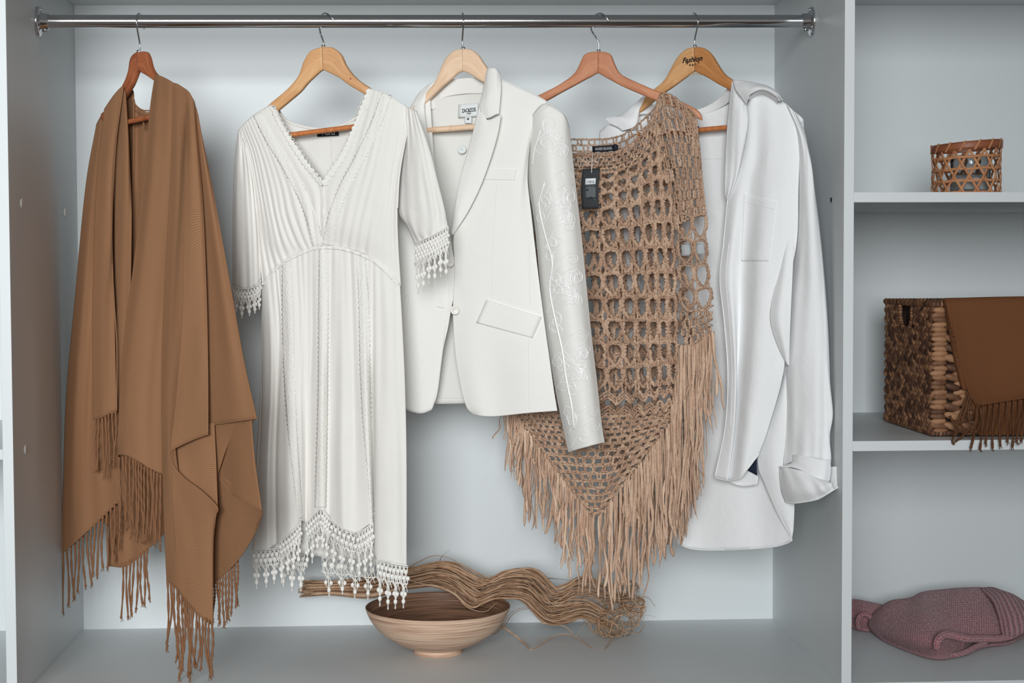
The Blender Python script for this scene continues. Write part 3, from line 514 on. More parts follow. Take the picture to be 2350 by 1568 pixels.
# --- skirt
sb = sheet('skirt_back', PL2, [[(600, 655, .02), (600, 850, .02), (588, 1050, .02), (578, 1262, .02)], [(680, 610, .035), (680, 850, .03), (665, 1050, .028), (650, 1264, .028)], [(760, 600, .035), (765, 850, .03), (770, 1050, .026), (775, 1284, .024)], [(860, 610, .03), (865, 850, .024), (868, 1050, .02), (868, 1296, .02)], [(918, 655, .012), (924, 850, .010), (926, 1050, .01), (925, 1300, .010)]], M_DRESS, dress, 80, 60, gather(51, 5, .006, top=.5))
sf = sheet('skirt_front', PL2, [[(601, 655, .004), (604, 760, .006), (602, 900, .012), (596, 1060, .016), (583, 1262, .014)], [(614, 636, -.008), (622, 760, -.010), (622, 900, -.010), (615, 1060, -.006), (612, 1262, 0)], [(630, 618, -.012), (640, 760, -.004), (636, 900, .002), (631, 1060, .010), (633, 1250, .012)], [(640, 609, -.014), (652, 760, -.012), (645, 900, -.012), (640, 1060, -.012), (642, 1245, -.010)],
      [(662, 594, -.018), (668, 760, -.022), (668, 900, -.026), (668, 1060, -.028), (668, 1222, -.024)], [(682, 583, -.016), (690, 760, -.020), (688, 900, -.020), (690, 1060, -.018), (690, 1197, -.012)], [(700, 575, -.016), (705, 760, -.014), (702, 900, -.008), (702, 1060, .002), (702, 1200, .010)],
      [(720, 568, -.018), (722, 760, -.016), (718, 900, -.012), (716, 1060, -.004), (714, 1190, .0)], [(742, 565, -.020), (742, 760, -.024), (740, 900, -.026), (738, 1060, -.022), (736, 1170, -.016)], [(762, 566, -.018), (760, 760, -.016), (757, 900, -.010), (756, 1060, -.006), (756, 1192, -.002)],
      [(784, 568, -.020), (788, 760, -.024), (788, 900, -.026), (786, 1060, -.026), (786, 1212, -.022)], [(806, 573, -.018), (812, 760, -.018), (814, 900, -.016), (815, 1060, -.014), (816, 1224, -.012)], [(830, 581, -.020), (836, 760, -.024), (840, 900, -.026), (846, 1060, -.022), (852, 1204, -.014)],
      [(846, 590, -.016), (848, 760, -.014), (852, 900, -.008), (857, 1060, .002), (860, 1240, .008)], [(862, 600, -.016), (864, 760, -.020), (864, 900, -.026), (864, 1060, -.030), (864, 1284, -.030)], [(890, 626, -.014), (896, 760, -.022), (898, 900, -.028), (900, 1060, -.034), (900, 1294, -.036)], [(918, 655, -.006), (924, 760, -.012), (930, 900, -.018), (933, 1060, -.022), (933, 1300, -.022)]],
      M_DRESS, dress, 220, 120, addf(gather(52, 16, .0032, top=1.1, bot=.35), wrinkle(53, 2.5, .0006)))
bvs = bvh_of(sf)
band('elastic_waistband', bvh_of(sf, dl, dr), [(x, y+3) for x, y in we], 7, dress, M_BAND, .0016, 1.0, 5, 160, .0010)
band('lace_band', bvs, [(658, 606), (659, 700), (663, 850), (672, 1000), (682, 1110), (689, 1190)], [18, 22, 22, 20, 14, 8], dress, M_BAND, .0013, 2.5, n=160); band('lace_band', bvs, [(743, 572), (742, 700), (741, 900), (738, 1050), (735, 1165)], [18, 20, 20, 22, 24], dress, M_BAND, .0013, 2.5, n=160); band('lace_band', bvs, [(828, 590), (835, 700), (838, 850), (843, 980), (849, 1080), (855, 1190)], [18, 22, 22, 18, 10, 6], dress, M_BAND, .0013, 2.5, n=160)
hs = 1
disc_lace(PL2, [(578, 1262, .018), (610, 1262, .004), (640, 1258, .012)], dress, 80, 21, -.002, 61); disc_lace(PL2, [(640, 1244, -.012), (668, 1222, -.026), (691, 1197, -.014)], dress, 92, 18, -.002, 62)
disc_lace(PL2, [(700, 1202, .008), (716, 1186, -.002), (736, 1170, -.018), (757, 1192, -.004)], dress, 96, 17, -.002, 63, flop=1); disc_lace(PL2, [(757, 1192, -.004), (786, 1212, -.024), (816, 1224, -.014)], dress, 100, 20, -.002, 64); disc_lace(PL2, [(818, 1226, -.016), (838, 1214, -.022), (857, 1200, -.012)], dress, 104, 18, -.002, 65)
disc_lace(PL2, [(864, 1284, -.031), (900, 1294, -.037), (936, 1299, -.024)], dress, 96, 20, -.002, 66); disc_lace(PL2, [(640, 1264, .026), (700, 1270, .026)], dress, 84, 21, -.002, 68); disc_lace(PL2, [(738, 1276, .024), (800, 1284, .022), (862, 1290, .020)], dress, 82, 30, -.002, 67, rows=1)
# --- sleeves
sl = sheet('sleeve', PL2, [[(547, 300, .010), (538, 380, .012), (535, 500, .016), (534, 655, .016)], [(548, 298, -.002), (546, 380, -.008), (544, 500, -.008), (545, 660, -.006)], [(556, 318, -.006), (562, 400, -.016), (566, 520, -.018), (568, 662, -.016)], [(566, 345, -.002), (577, 420, -.008), (584, 520, -.010), (588, 655, -.008)], [(570, 360, .008), (584, 440, .006), (592, 530, .006), (599, 640, .006)]], M_DRESS, dress, 60, 70, addf(folds(71, 4, .004), wrinkle(72, 3, .0007)))
disc_lace(PL2, [(534, 655, .014), (545, 661, -.008), (568, 663, -.018), (588, 656, -.010), (599, 642, .004)], dress, 62, 15, -.002, 73, name='sleeve_lace', sc=.9)
s2 = sheet('sleeve', PL2, [[(925, 242, .0), (926, 330, .006), (918, 420, .01), (915, 485, .01), (935, 520, .008), (952, 560, .006)], [(935, 246, -.012), (940, 330, -.014), (940, 420, -.016), (944, 490, -.018), (955, 530, -.016), (968, 552, -.012)], [(946, 250, -.018), (962, 330, -.026), (972, 410, -.030), (984, 480, -.030), (990, 520, -.028), (994, 540, -.024)], [(955, 255, -.012), (985, 340, -.018), (1003, 410, -.022), (1018, 470, -.024), (1024, 500, -.022), (1028, 522, -.020)]], M_DRESS, dress, 60, 70, addf(folds(74, 4, .0035), wrinkle(75, 3, .0009)))
disc_lace(PL2, [(952, 560, .002), (968, 552, -.016), (994, 540, -.028), (1029, 520, -.024)], dress, 108, 15, -.004, 76, name='sleeve_lace', rows=4)
band('armhole_seam', bvf, [(550, 300), (570, 352), (582, 420), (588, 490)], 3, dress, M_DRESS, .0012, 0, dome=.0008); band('armhole_seam', bvf, [(945, 254), (929, 330), (917, 400), (912, 478)], 3, dress, M_DRESS, .0012, 0, dome=.0008)
# ================================================================== white blazer
M_BLZ = fabric('white_blazer_crepe', (.84, .825, .79), .02, 1300, .00025, .2, .0005, 16); M_LIN = fabric('cream_lining', (.76, .745, .71), .03, 1200, .0002, .1, .0006, 20); M_SAT = fabric('satin_sleeve', (.78, .765, .725), .03, 1200, .00015, .1, .0006, 14)
NT(M_SAT).b.inputs['Roughness'].default_value = .5; NT(M_SAT).b.inputs['Specular IOR Level'].default_value = .4
M_EMB = mat('shiny_embroidery', (.88, .87, .85), .28, spec=.7); M_BTN = mat('pearl_button', (.80, .77, .71), .3, spec=.5); M_WLAB = mat('white_label', (.74, .77, .77), .7); M_THR = mat('thread_hole', (.10, .09, .08), .8); M_STI = mat('stitch_shade', (.70, .68, .64), .9)
bz = thing('blazer', 'white blazer with embroidered satin sleeve, in the middle of the rod', 'blazer', tuple(PL3(1063, 200)))
bk = sheet('back_lining', PL3, [[(930, 262, .03), (915, 500, .03), (915, 750, .03), (925, 915, .03)], [(985, 232, .018), (985, 400, .03), (985, 700, .03), (990, 926, .03)], [(1012, 196, .022), (1020, 400, .036), (1030, 700, .036), (1030, 927, .036)], [(1060, 186, .03), (1068, 400, .04), (1070, 700, .04), (1075, 926, .036)], [(1120, 190, .024), (1125, 400, .036), (1130, 700, .036), (1130, 926, .036)], [(1240, 250, .024), (1215, 500, .02), (1240, 740, .02), (1262, 930, .02)]], M_LIN, bz, 70, 70, addf(folds(81, 2, .0026), wrinkle(82, 2, .001)))
bvk = bvh_of(bk)
sheet('collar_stand', PL3, [[(977, 228, .010), (984, 250, .008)], [(984, 205, .012), (1000, 250, .020)], [(1010, 186, .018), (1016, 226, .024)], [(1062, 180, .022), (1062, 216, .028)], [(1112, 176, .018), (1110, 215, .024)], [(1140, 165, .006), (1130, 212, .010)]], M_BLZ, bz, 50, 16)
band('lining_seam', bvk, [(1000, 222), (1035, 212), (1100, 210)], 2.5, bz, M_STI, .0006, 0, dome=.0002)
band('hem_facing', bvk, [(990, 912), (1030, 914), (1080, 914)], 2, bz, M_STI, .0008, 0, dome=.0002)
# labels
def patch(name, pl, c, m, par, d, th=.0006, n=2):
    b = MB(); a, bb, cc, dd = [np.array(q, float) for q in c]; t = np.linspace(0, 1, 6)
    G = np.array([[(a*(1-u)+bb*u)*(1-v)+(dd*(1-u)+cc*u)*v for u in t] for v in t]); b.grid(pl(G[..., 0], G[..., 1], d)); return b.build(name, m, par, solid=th)
lo = patch('label', PL3, [(1052, 240), (1098, 236), (1096, 267), (1051, 270)], M_WLAB, bz, .024)
text_mesh('ZAC&ZOE', .0098, frame_at(PL3(1076, 253.5, .0232), PL3(1086, 252.4, .0232)), 'lettering', M_INK, lo, bold=.00022, xscale=.62); text_mesh('PARIS', .0034, frame_at(PL3(1076, 260.8, .0232), PL3(1086, 260, .0232)), 'lettering', M_INK, lo, bold=.0001)
lo = patch('size_label', PL3, [(1067, 269), (1082, 268), (1082, 283), (1066, 283)], M_WLAB, bz, .022)
text_mesh('M', .0052, frame_at(PL3(1073.5, 273.5, .0212), PL3(1080, 273, .0212)), 'lettering', M_INK, lo, shear=.3, bold=.0002)
def button(pl, x, y, r, d, par, m=None, holes=True):
    c = pl(x, y, d); b = MB(); th = np.linspace(0, 2*np.pi, 29)[:-1]; prof = [(.95, .0015), (1, .0005), (1, -.0006), (.93, -.0014), (.80, -.0014), (.72, -.0008), (.05, -.0008)]
    b.grid(np.array([[(c[0]+r*q*math.cos(t), c[1]+z, c[2]+r*q*math.sin(t)) for t in th] for q, z in prof]), True); o = b.build('button', m or M_BTN, par)
    if holes:
        b = MB(); 
        for sx in (-1, 1):
            for sz in (-1, 1): b.ell((c[0]+sx*r*.17, c[1]-.0009, c[2]+sz*r*.17), [(r*.07, 0, 0), (0, .0003, 0), (0, 0, r*.07)], 8, 4)
        b.build('stitch_holes', M_THR, o)
    return o
button(PL3, 1060, 343, .0083, .026, bz, M_WLAB)
# left front (partly behind the dress sleeve)
bl = sheet('front_panel', PL3, [[(905, 272, .014), (880, 420, .010), (880, 600, .010), (880, 780, .010), (895, 925, .010)], [(938, 250, .004), (920, 400, -.004), (918, 600, -.006), (918, 780, -.006), (925, 938, -.006)], [(958, 218, .002), (965, 400, -.006), (968, 600, -.012), (968, 780, -.014), (962, 949, -.012)], [(980, 196, .002), (992, 380, -.006), (1020, 560, -.012), (1018, 740, -.016), (988, 942, -.012)], [(985, 195, .004), (1002, 410, -.006), (1044, 610, -.012), (1032, 730, -.014), (1018, 800, -.012), (1004, 900, -.010), (994, 934, -.008)]], M_BLZ, bz, 90, 90, addf(folds(83, 1.2, .0018), wrinkle(84, 1.5, .0008)))
sheet('lapel', PL3, [[(1000, 186, .0), (978, 225, -.006), (975, 262, -.010), (988, 350, -.014), (1008, 460, -.018), (1031, 534, -.020)], [(992, 190, .0), (966, 235, -.008), (964, 290, -.012), (975, 370, -.016), (1000, 470, -.020), (1030, 536, -.021)], [(972, 204, .002), (948, 245, -.004), (950, 300, -.010), (966, 390, -.014), (994, 480, -.018), (1028, 540, -.019)]], M_BLZ, bz, 24, 60, wrinkle(85, 1, .0006), thick=.0024)
# right front
br = sheet('front_panel', PL3, [[(1140, 180, -.004), (1106, 330, -.010), (1062, 450, -.014), (1042, 535, -.018), (1044, 620, -.020), (1040, 715, -.022), (1046, 815, -.020), (1060, 895, -.018), (1072, 935, -.016), (1088, 951, -.014)],
      [(1160, 186, -.012), (1135, 330, -.020), (1102, 450, -.024), (1088, 540, -.026), (1086, 620, -.028), (1084, 715, -.030), (1086, 815, -.028), (1094, 890, -.026), (1100, 930, -.024), (1110, 955, -.022)],
      [(1192, 200, -.012), (1172, 330, -.024), (1152, 450, -.028), (1142, 540, -.030), (1138, 620, -.030), (1136, 715, -.030), (1138, 815, -.026), (1142, 890, -.022), (1144, 930, -.022), (1145, 955, -.022)],
      [(1225, 215, -.010), (1205, 330, -.022), (1190, 450, -.026), (1190, 540, -.026), (1194, 620, -.026), (1200, 715, -.026), (1206, 815, -.026), (1210, 890, -.028), (1212, 920, -.028), (1213, 948, -.028)],
      [(1255, 232, -.004), (1222, 300, -.010), (1210, 400, -.010), (1220, 500, -.010), (1234, 620, -.010), (1248, 730, -.012), (1262, 830, -.014), (1272, 900, -.016), (1276, 925, -.016), (1279, 943, -.016)]], M_BLZ, bz, 120, 120, addf(folds(86, 1.5, .0016), wrinkle(87, 1.8, .0007)), thick=.0024)
bvr = bvh_of(br)
collar = sheet('collar', PL3, [[(1117, 163, -.004), (1108, 215, -.020), (1102, 245, -.026), (1111, 273, -.032)], [(1122, 157, -.014), (1120, 210, -.030), (1118, 240, -.034), (1124, 270, -.036)], [(1136, 157, -.018), (1136, 200, -.030), (1134, 235, -.034), (1136, 264, -.036)], [(1147, 170, -.012), (1150, 200, -.024), (1148, 230, -.030), (1145, 261, -.034)]], M_BLZ, bz, 30, 40, thick=.0026)
lapel = sheet('lapel', PL3, [[(1110, 205, -.014), (1097, 258, -.026), (1078, 335, -.030), (1060, 400, -.032), (1048, 460, -.030), (1036, 535, -.024)], [(1113, 240, -.026), (1106, 290, -.036), (1092, 350, -.038), (1074, 415, -.037), (1056, 475, -.034), (1037, 536, -.026)], [(1118, 275, -.034), (1120, 310, -.040), (1108, 365, -.040), (1090, 425, -.038), (1066, 483, -.034), (1038, 538, -.026)], [(1150, 264, -.036), (1142, 310, -.038), (1126, 365, -.038), (1104, 425, -.036), (1074, 486, -.032), (1039, 540, -.025)]], M_BLZ, bz, 36, 70, thick=.0026)
# pockets, seams, buttons
def on_patch(name, bv, c, m, par, lift, th=.0016, n=14):
    a, bb, cc, dd = [np.array(q, float) for q in c]; t = np.linspace(0, 1, n); G = np.array([[(a*(1-u)+bb*u)*(1-v)+(dd*(1-u)+cc*u)*v for u in t] for v in t])
    b = MB(); b.grid(on(bv, G[..., 0], G[..., 1], lift)); return b.build(name, m, par, solid=th)
on_patch('pocket_flap', bvr, [(1116, 688), (1243, 728), (1222, 776), (1093, 741)], M_BLZ, bz, .0030, .0026); on_patch('breast_pocket', bvr, [(1106, 389), (1186, 389), (1182, 414), (1098, 412)], M_BLZ, bz, .0018, .0018)
def seam(name, bv, pts, m, par, r=.00045, lift=.0012, n=50):
    A = cr(np.array(pts, float), n); b = MB(); b.tube(on(bv, A[:, 0], A[:, 1], lift), r, 6); return b.build(name, m, par)
seam('dart_seam', bvr, [(1140, 425), (1131, 560), (1128, 690)], M_STI, bz, .0003); seam('side_seam', bvr, [(1214, 560), (1216, 700)], M_STI, bz, .0003); seam('side_seam', bvr, [(1213, 780), (1214, 860), (1214, 940)], M_STI, bz, .0003); seam('shoulder_seam', bvr, [(1152, 186), (1190, 203), (1236, 222)], M_STI, bz, .0003)
button(PL3, 1044, 712, .0086, -.034, bz); button(PL3, 1033, 604, .0072, -.026, bz)
seam('buttonhole', bvh_of(bl), [(1003, 703), (1013, 706), (1020, 707)], M_STI, bz, .0007); seam('side_seam', bvh_of(bl), [(925, 690), (938, 680), (932, 735)], M_STI, bz, .0003)
# the embroidered sleeve
SLV = [[(1216, 285, .0), (1212, 400, .004), (1228, 520, .004), (1240, 650, .004), (1252, 760, .004), (1272, 880, .004), (1290, 970, .002), (1305, 1038, 0)], [(1224, 262, -.016), (1228, 400, -.020), (1243, 520, -.020), (1256, 650, -.022), (1270, 760, -.024), (1290, 880, -.024), (1306, 970, -.022), (1318, 1034, -.018)],
      [(1250, 238, -.022), (1262, 400, -.036), (1274, 520, -.036), (1288, 650, -.036), (1302, 760, -.036), (1320, 880, -.034), (1334, 970, -.032), (1342, 1027, -.028)], [(1290, 258, -.016), (1296, 400, -.026), (1310, 520, -.028), (1322, 650, -.028), (1336, 760, -.028), (1352, 880, -.026), (1362, 970, -.024), (1368, 1020, -.022)],
      [(1306, 290, .002), (1318, 400, .0), (1334, 540, .0), (1345, 650, .0), (1356, 760, .0), (1370, 880, .0), (1380, 970, .0), (1387, 1016, .0)]]
ss = sheet('sleeve', PL3, SLV, M_SAT, bz, 70, 130, addf(folds(88, 1.5, .0014), wrinkle(89, 2.2, .0008)), thick=.002); bvv = bvh_of(ss)
sheet('sleeve_lining', PL3, [[(1216, 290, .02), (1230, 520, .03), (1256, 760, .03), (1304, 1032, .02)], [(1262, 250, .03), (1280, 520, .04), (1308, 760, .036), (1345, 1024, .026)], [(1306, 292, .02), (1332, 540, .026), (1354, 760, .024), (1385, 1012, .014)]], M_LIN, bz, 16, 40)
g = np.random.default_rng(5)
def sp(cx, cy, r, turns, a0, dr=1, n=46):
    t = np.linspace(0, 1, n); a = a0+dr*turns*2*np.pi*t; rr = r*(1-.82*t); return [(cx+rr[i]*math.cos(a[i])*.8, cy+rr[i]*math.sin(a[i])) for i in range(n)]
def leaf(x, y, L, ang, w=.28, n=30):
    t = np.linspace(0, 2*np.pi, n); u = (1-np.cos(t))/2*L; v = np.sin(t)*L*w*(np.sin(np.minimum(u/L, 1)*np.pi)**.4+.1); c, s = math.cos(ang), math.sin(ang); return [(x+u[i]*c-v[i]*s, y+u[i]*s+v[i]*c) for i in range(n)]
emb = MB(); scr = []
def stitchline(pts, r=.0013, fl=.6, lift=.0012, double=False):
    A = crL(np.array(pts, float), 60); A = A[[hits(bvv, a, b_) for a, b_ in A]]
    if len(A) < 52: return
    r = r*1.35
    P = on(bvv, A[:, 0], A[:, 1], lift); emb.tube(P, r, 6, flat=fl)
# right-hand motif repeating down the sleeve front edge
for k, (cx, cy) in enumerate([(1300, 300), (1309, 455), (1325, 640), (1338, 815)]):
    stitchline(sp(cx, cy-2, 22, 1.5, 2.2, 1)); stitchline(sp(cx, cy-2, 17, 1.3, 2.2, 1), .0006)
    for a in (2.6, 2.25, 1.9, 1.5, 1.2): 
        stitchline(leaf(cx-2, cy+30, 34+6*math.sin(a*3), a, .16), .0008)
    stitchline([(cx-2, cy+28), (cx-22, cy+20), (cx-44, cy+2), (cx-42, cy-8), (cx-34, cy+2), (cx-16, cy+24)], .0008)
for k, (x0, y0) in enumerate([(1262, 395), (1272, 590), (1296, 765), (1318, 940), (1270, 440), (1300, 1000)]):
    for j, (dx, dy) in enumerate([(0, 0), (4, 34), (-6, 74)]):
        X, Y = x0+dx, y0+dy
        stitchline([(X-14, Y+58), (X-2, Y+34), (X+12, Y+8), (X+34, Y-8), (X+52, Y-4), (X+54, Y+8)], .0009)
        stitchline(leaf(X+30, Y+2, 24, .45, .3), .0008)
stitchline([(1240, 300), (1228, 340), (1222, 380), (1230, 330), (1262, 300), (1290, 318)], .0012); stitchline(sp(1262, 286, 26, 1.4, 1.0, 1), .0010); stitchline(sp(1250, 330, 30, 1.2, 3.0, -1), .0010)
stem = [(1250, 420), (1238, 470), (1252, 540), (1268, 600), (1262, 660), (1272, 720), (1290, 800), (1300, 870), (1312, 930), (1318, 985)]
stitchline(stem, .0018, .5); 
for i, (x, y) in enumerate([(1248, 470), (1262, 560), (1276, 640), (1270, 735), (1284, 830), (1308, 890), (1312, 960)]):
    stitchline(sp(x+(6 if i % 2 else -2), y, 20, 1.3, i*1.3, 1 if i % 2 else -1), .0011); stitchline(leaf(x, y, 30, -1.2+i*.9, .3), .0010); stitchline(leaf(x-4, y+16, 26, 1.8-i*.5, .3), .0010)
emb.build('embroidery', M_EMB, bz)
seam('armhole_seam', bvv, [(1262, 240), (1236, 262), (1220, 300), (1216, 360), (1218, 420)], M_STI, bz, .0005)
# the other sleeve, hanging behind the dress
sheet('sleeve', PL3, [[(905, 275, .03), (885, 450, .04), (870, 650, .04), (862, 900, .04)], [(925, 262, .016), (905, 450, .012), (895, 650, .012), (888, 905, .012)], [(940, 268, .03), (925, 450, .03), (918, 650, .03), (912, 900, .03)]], M_SAT, bz, 30, 60)
# ================================================================== white shirt
M_SH = fabric('white_linen', (.86, .865, .87), .02, 1100, .0003, .15, .0011, 18); M_SHB = M_SH
shirt = thing('shirt', 'oversized white button shirt hanging open beside the right side panel', 'shirt', tuple(PL5(1596, 200)))
P5 = PL5
bs = sheet('back_panel', P5, [[(1376, 305, .012), (1372, 500, .016), (1378, 800, .02), (1390, 1050, .02), (1400, 1190, .02)], [(1440, 268, .014), (1450, 500, .03), (1455, 800, .03), (1470, 1050, .03), (1475, 1225, .03)], [(1530, 262, .03), (1530, 500, .036), (1535, 800, .036), (1540, 1050, .036), (1545, 1244, .034)], [(1600, 262, .034), (1600, 500, .040), (1602, 800, .042), (1598, 1050, .040), (1596, 1261, .034)],
      [(1668, 236, .03), (1680, 500, .040), (1680, 800, .044), (1690, 1050, .044), (1700, 1261, .038)], [(1740, 215, .014), (1760, 500, .030), (1760, 800, .036), (1770, 1050, .036), (1775, 1255, .032)], [(1820, 270, .014), (1830, 500, .016), (1824, 800, .018), (1822, 1050, .018), (1818, 1240, .022)]], M_SH, shirt, 90, 90, addf(folds(101, 3, .005, top=.3, bot=1.2), wrinkle(102, 3.5, .0016)))
bvb5 = bvh_of(bs)
band('yoke_seam', bvb5, [(1380, 362), (1500, 366), (1600, 365), (1668, 363)], 2, shirt, M_SH, .0008, 0, dome=.0006)
hem('hem_roll', P5, [(1400, 1190, .02), (1475, 1225, .03), (1545, 1244, .034), (1596, 1261, .034), (1700, 1261, .038), (1775, 1255, .032), (1806, 1247, .026), (1818, 1240, .022)], M_SH, shirt, .0013, -.002)
# collar stand across the back of the neck
sheet('collar_stand', P5, [[(1468, 236, -.004), (1462, 262, -.004)], [(1500, 240, .016), (1500, 262, .016)], [(1560, 250, .030), (1562, 270, .030)], [(1606, 250, .034), (1606, 266, .034)], [(1650, 226, .028), (1652, 248, .028)], [(1682, 186, .004), (1684, 226, .004)]], M_SH, shirt, 50, 14)
lo = patch('label', P5, [(1588, 291, ), (1604, 290), (1604, 318), (1588, 319)], M_LABEL, shirt, .026); patch('label_face', P5, [(1590, 305), (1602, 304), (1602, 315), (1590, 316)], mat('grey_label', (.10, .12, .14), .7), lo, .0245)
# left front, mostly behind the poncho
sheet('front_panel', P5, [[(1377, 300, .006), (1375, 500, -.002), (1380, 800, -.004), (1385, 1090, -.004)], [(1400, 285, -.006), (1410, 500, -.016), (1416, 800, -.018), (1420, 1110, -.016)], [(1436, 300, -.010), (1442, 500, -.016), (1446, 800, -.018), (1450, 1105, -.016)], [(1462, 300, -.004), (1466, 500, -.008), (1470, 800, -.008), (1478, 1080, -.006)]], M_SH, shirt, 40, 60, addf(folds(103, 2, .003), wrinkle(104, 2, .001)))
sheet('collar', P5, [[(1387, 272, -.012), (1400, 284, -.018), (1418, 292, -.022), (1429, 300, -.024)], [(1408, 268, -.014), (1424, 272, -.022), (1440, 282, -.026), (1450, 294, -.026)], [(1432, 261, -.010), (1444, 262, -.016), (1456, 268, -.020), (1461, 284, -.020)], [(1478, 220, -.006), (1478, 230, -.008), (1468, 250, -.010), (1465, 266, -.012)]], M_SH, shirt, 30, 24, wrinkle(105, 1.2, .001), thick=.002)
# right front
fr = sheet('front_panel', P5, [[(1712, 240, -.010), (1700, 350, -.010), (1672, 440, -.008), (1660, 560, -.008), (1652, 640, -.008), (1662, 740, -.008), (1670, 860, -.008), (1664, 980, -.006), (1640, 1096, -.004)],
      [(1722, 225, -.014), (1716, 350, -.018), (1694, 440, -.020), (1680, 560, -.022), (1674, 640, -.022), (1682, 740, -.022), (1688, 860, -.020), (1684, 980, -.018), (1668, 1102, -.014)],
      [(1740, 208, -.012), (1738, 350, -.014), (1722, 440, -.012), (1708, 560, -.004), (1702, 640, .0), (1698, 740, .002), (1692, 860, .002), (1682, 980, .0), (1672, 1103, .0)],
      [(1768, 218, -.010), (1766, 350, -.022), (1756, 440, -.026), (1744, 560, -.028), (1736, 700, -.030), (1726, 860, -.030), (1712, 980, -.028), (1700, 1096, -.022)],
      [(1800, 236, -.006), (1798, 350, -.020), (1792, 440, -.024), (1786, 560, -.026), (1776, 700, -.026), (1768, 860, -.026), (1738, 980, -.024), (1724, 1066, -.018)],
      [(1828, 262, .0), (1834, 350, -.004), (1832, 440, -.008), (1828, 560, -.010), (1800, 700, -.012), (1800, 840, -.014), (1764, 980, -.014), (1741, 1042, -.010)]], M_SH, shirt, 110, 120, addf(folds(106, 2, .0016), wrinkle(107, 3, .0013)))
bvf5 = bvh_of(fr)
hem('hem_roll', P5, [(1640, 1097, -.004), (1668, 1103, -.014), (1688, 1100, -.020), (1700, 1096, -.022), (1712, 1082, -.020), (1724, 1066, -.018), (1742, 1042, -.010)], M_SH, shirt, .0011, -.001)
# turned-back placket strip
sheet('placket', P5, [[(1680, 188, -.008), (1673, 250, -.016), (1667, 320, -.020), (1664, 400, -.018), (1664, 440, -.014), (1667, 456, -.010)], [(1690, 200, -.016), (1688, 250, -.030), (1686, 320, -.032), (1682, 400, -.024), (1674, 440, -.018), (1668, 458, -.012)], [(1703, 222, -.018), (1704, 262, -.032), (1702, 320, -.034), (1694, 390, -.026), (1680, 436, -.020), (1669, 458, -.012)], [(1713, 240, -.014), (1716, 280, -.024), (1710, 320, -.026), (1700, 365, -.022), (1684, 420, -.018), (1670, 458, -.012)]], M_SH, shirt, 36, 60, addf(wrinkle(108, 3, .0012), folds(109, 3, .001)), thick=.002)
seam('placket_seam', bvf5, [(1672, 560), (1666, 640), (1674, 740), (1680, 860), (1676, 980)], M_SH, shirt, .0006, .0016)
hem('front_edge', P5, [(1670, 450, -.010), (1660, 560, -.010), (1652, 640, -.010), (1662, 740, -.010), (1670, 860, -.010), (1664, 980, -.008), (1640, 1096, -.006)], M_SH, shirt, .0009)
on_patch('chest_pocket', bvf5, [(1707, 445), (1781, 464), (1764, 600), (1701, 600)], M_SH, shirt, .0016, .0014, 24)
seam('pocket_hem', bvf5, [(1706, 462), (1742, 470), (1779, 481)], M_SH, shirt, .0005, .003)
# collar
sheet('collar_stand', P5, [[(1681, 184, .0), (1680, 230, -.008)], [(1684, 184, -.014), (1690, 240, -.020)], [(1692, 188, -.020), (1702, 236, -.026)], [(1706, 192, -.018), (1713, 243, -.016)]], M_SH, shirt, 20, 24, thick=.002)
sheet('collar', P5, [[(1683, 184, -.012), (1688, 205, -.030), (1700, 222, -.036), (1712, 238, -.034)], [(1706, 186, -.020), (1712, 198, -.040), (1714, 210, -.046), (1716, 228, -.042)], [(1738, 192, -.024), (1740, 196, -.040), (1734, 202, -.052), (1724, 214, -.050)], [(1762, 198, -.020), (1765, 201, -.036), (1762, 204, -.050), (1752, 206, -.054)], [(1784, 212, -.012), (1785, 214, -.026), (1784, 217, -.040), (1780, 219, -.050)], [(1796, 230, -.006), (1795, 231, -.016), (1792, 232, -.026), (1786, 232, -.036)]], M_SH, shirt, 50, 30, thick=.0018)
hem('collar_edge', P5, [(1712, 238, -.036), (1716, 228, -.044), (1724, 214, -.052), (1752, 204, -.054), (1782, 216, -.050), (1796, 230, -.030)], M_SH, shirt, .0013)
sheet('collar_underside', P5, [[(1716, 226, -.030), (1720, 230, -.014)], [(1740, 207, -.044), (1746, 216, -.016)], [(1764, 207, -.044), (1766, 224, -.014)], [(1786, 224, -.034), (1784, 238, -.010)]], M_SH, shirt, 24, 10, wrinkle(112, 3, .001))
# sleeve
SH = [[(1800, 236, .0), (1826, 300, .004), (1830, 420, .006), (1826, 560, .006), (1806, 690, .006), (1796, 830, .006), (1800, 930, .004), (1798, 1068, .0)], [(1808, 242, -.012), (1838, 320, -.016), (1842, 440, -.018), (1838, 580, -.020), (1826, 700, -.022), (1820, 830, -.022), (1822, 950, -.022), (1822, 1060, -.018)],
      [(1820, 254, -.016), (1850, 340, -.020), (1854, 460, -.030), (1856, 600, -.034), (1854, 720, -.034), (1850, 830, -.034), (1852, 950, -.034), (1852, 1052, -.032)], [(1830, 270, -.012), (1860, 370, -.018), (1870, 480, -.024), (1880, 610, -.026), (1884, 730, -.026), (1886, 850, -.028), (1886, 950, -.028), (1882, 1056, -.026)],
      [(1838, 284, .0), (1850, 320, -.004), (1868, 430, -.006), (1886, 580, -.006), (1899, 740, -.006), (1905, 880, -.008), (1911, 950, -.010), (1904, 1002, -.010), (1907, 1050, -.008), (1905, 1072, -.006)]]
slv = sheet('sleeve', P5, SH, M_SH, shirt, 70, 130, addf(folds(110, 3, .003, top=.4, bot=1.2), wrinkle(111, 4, .0020)))
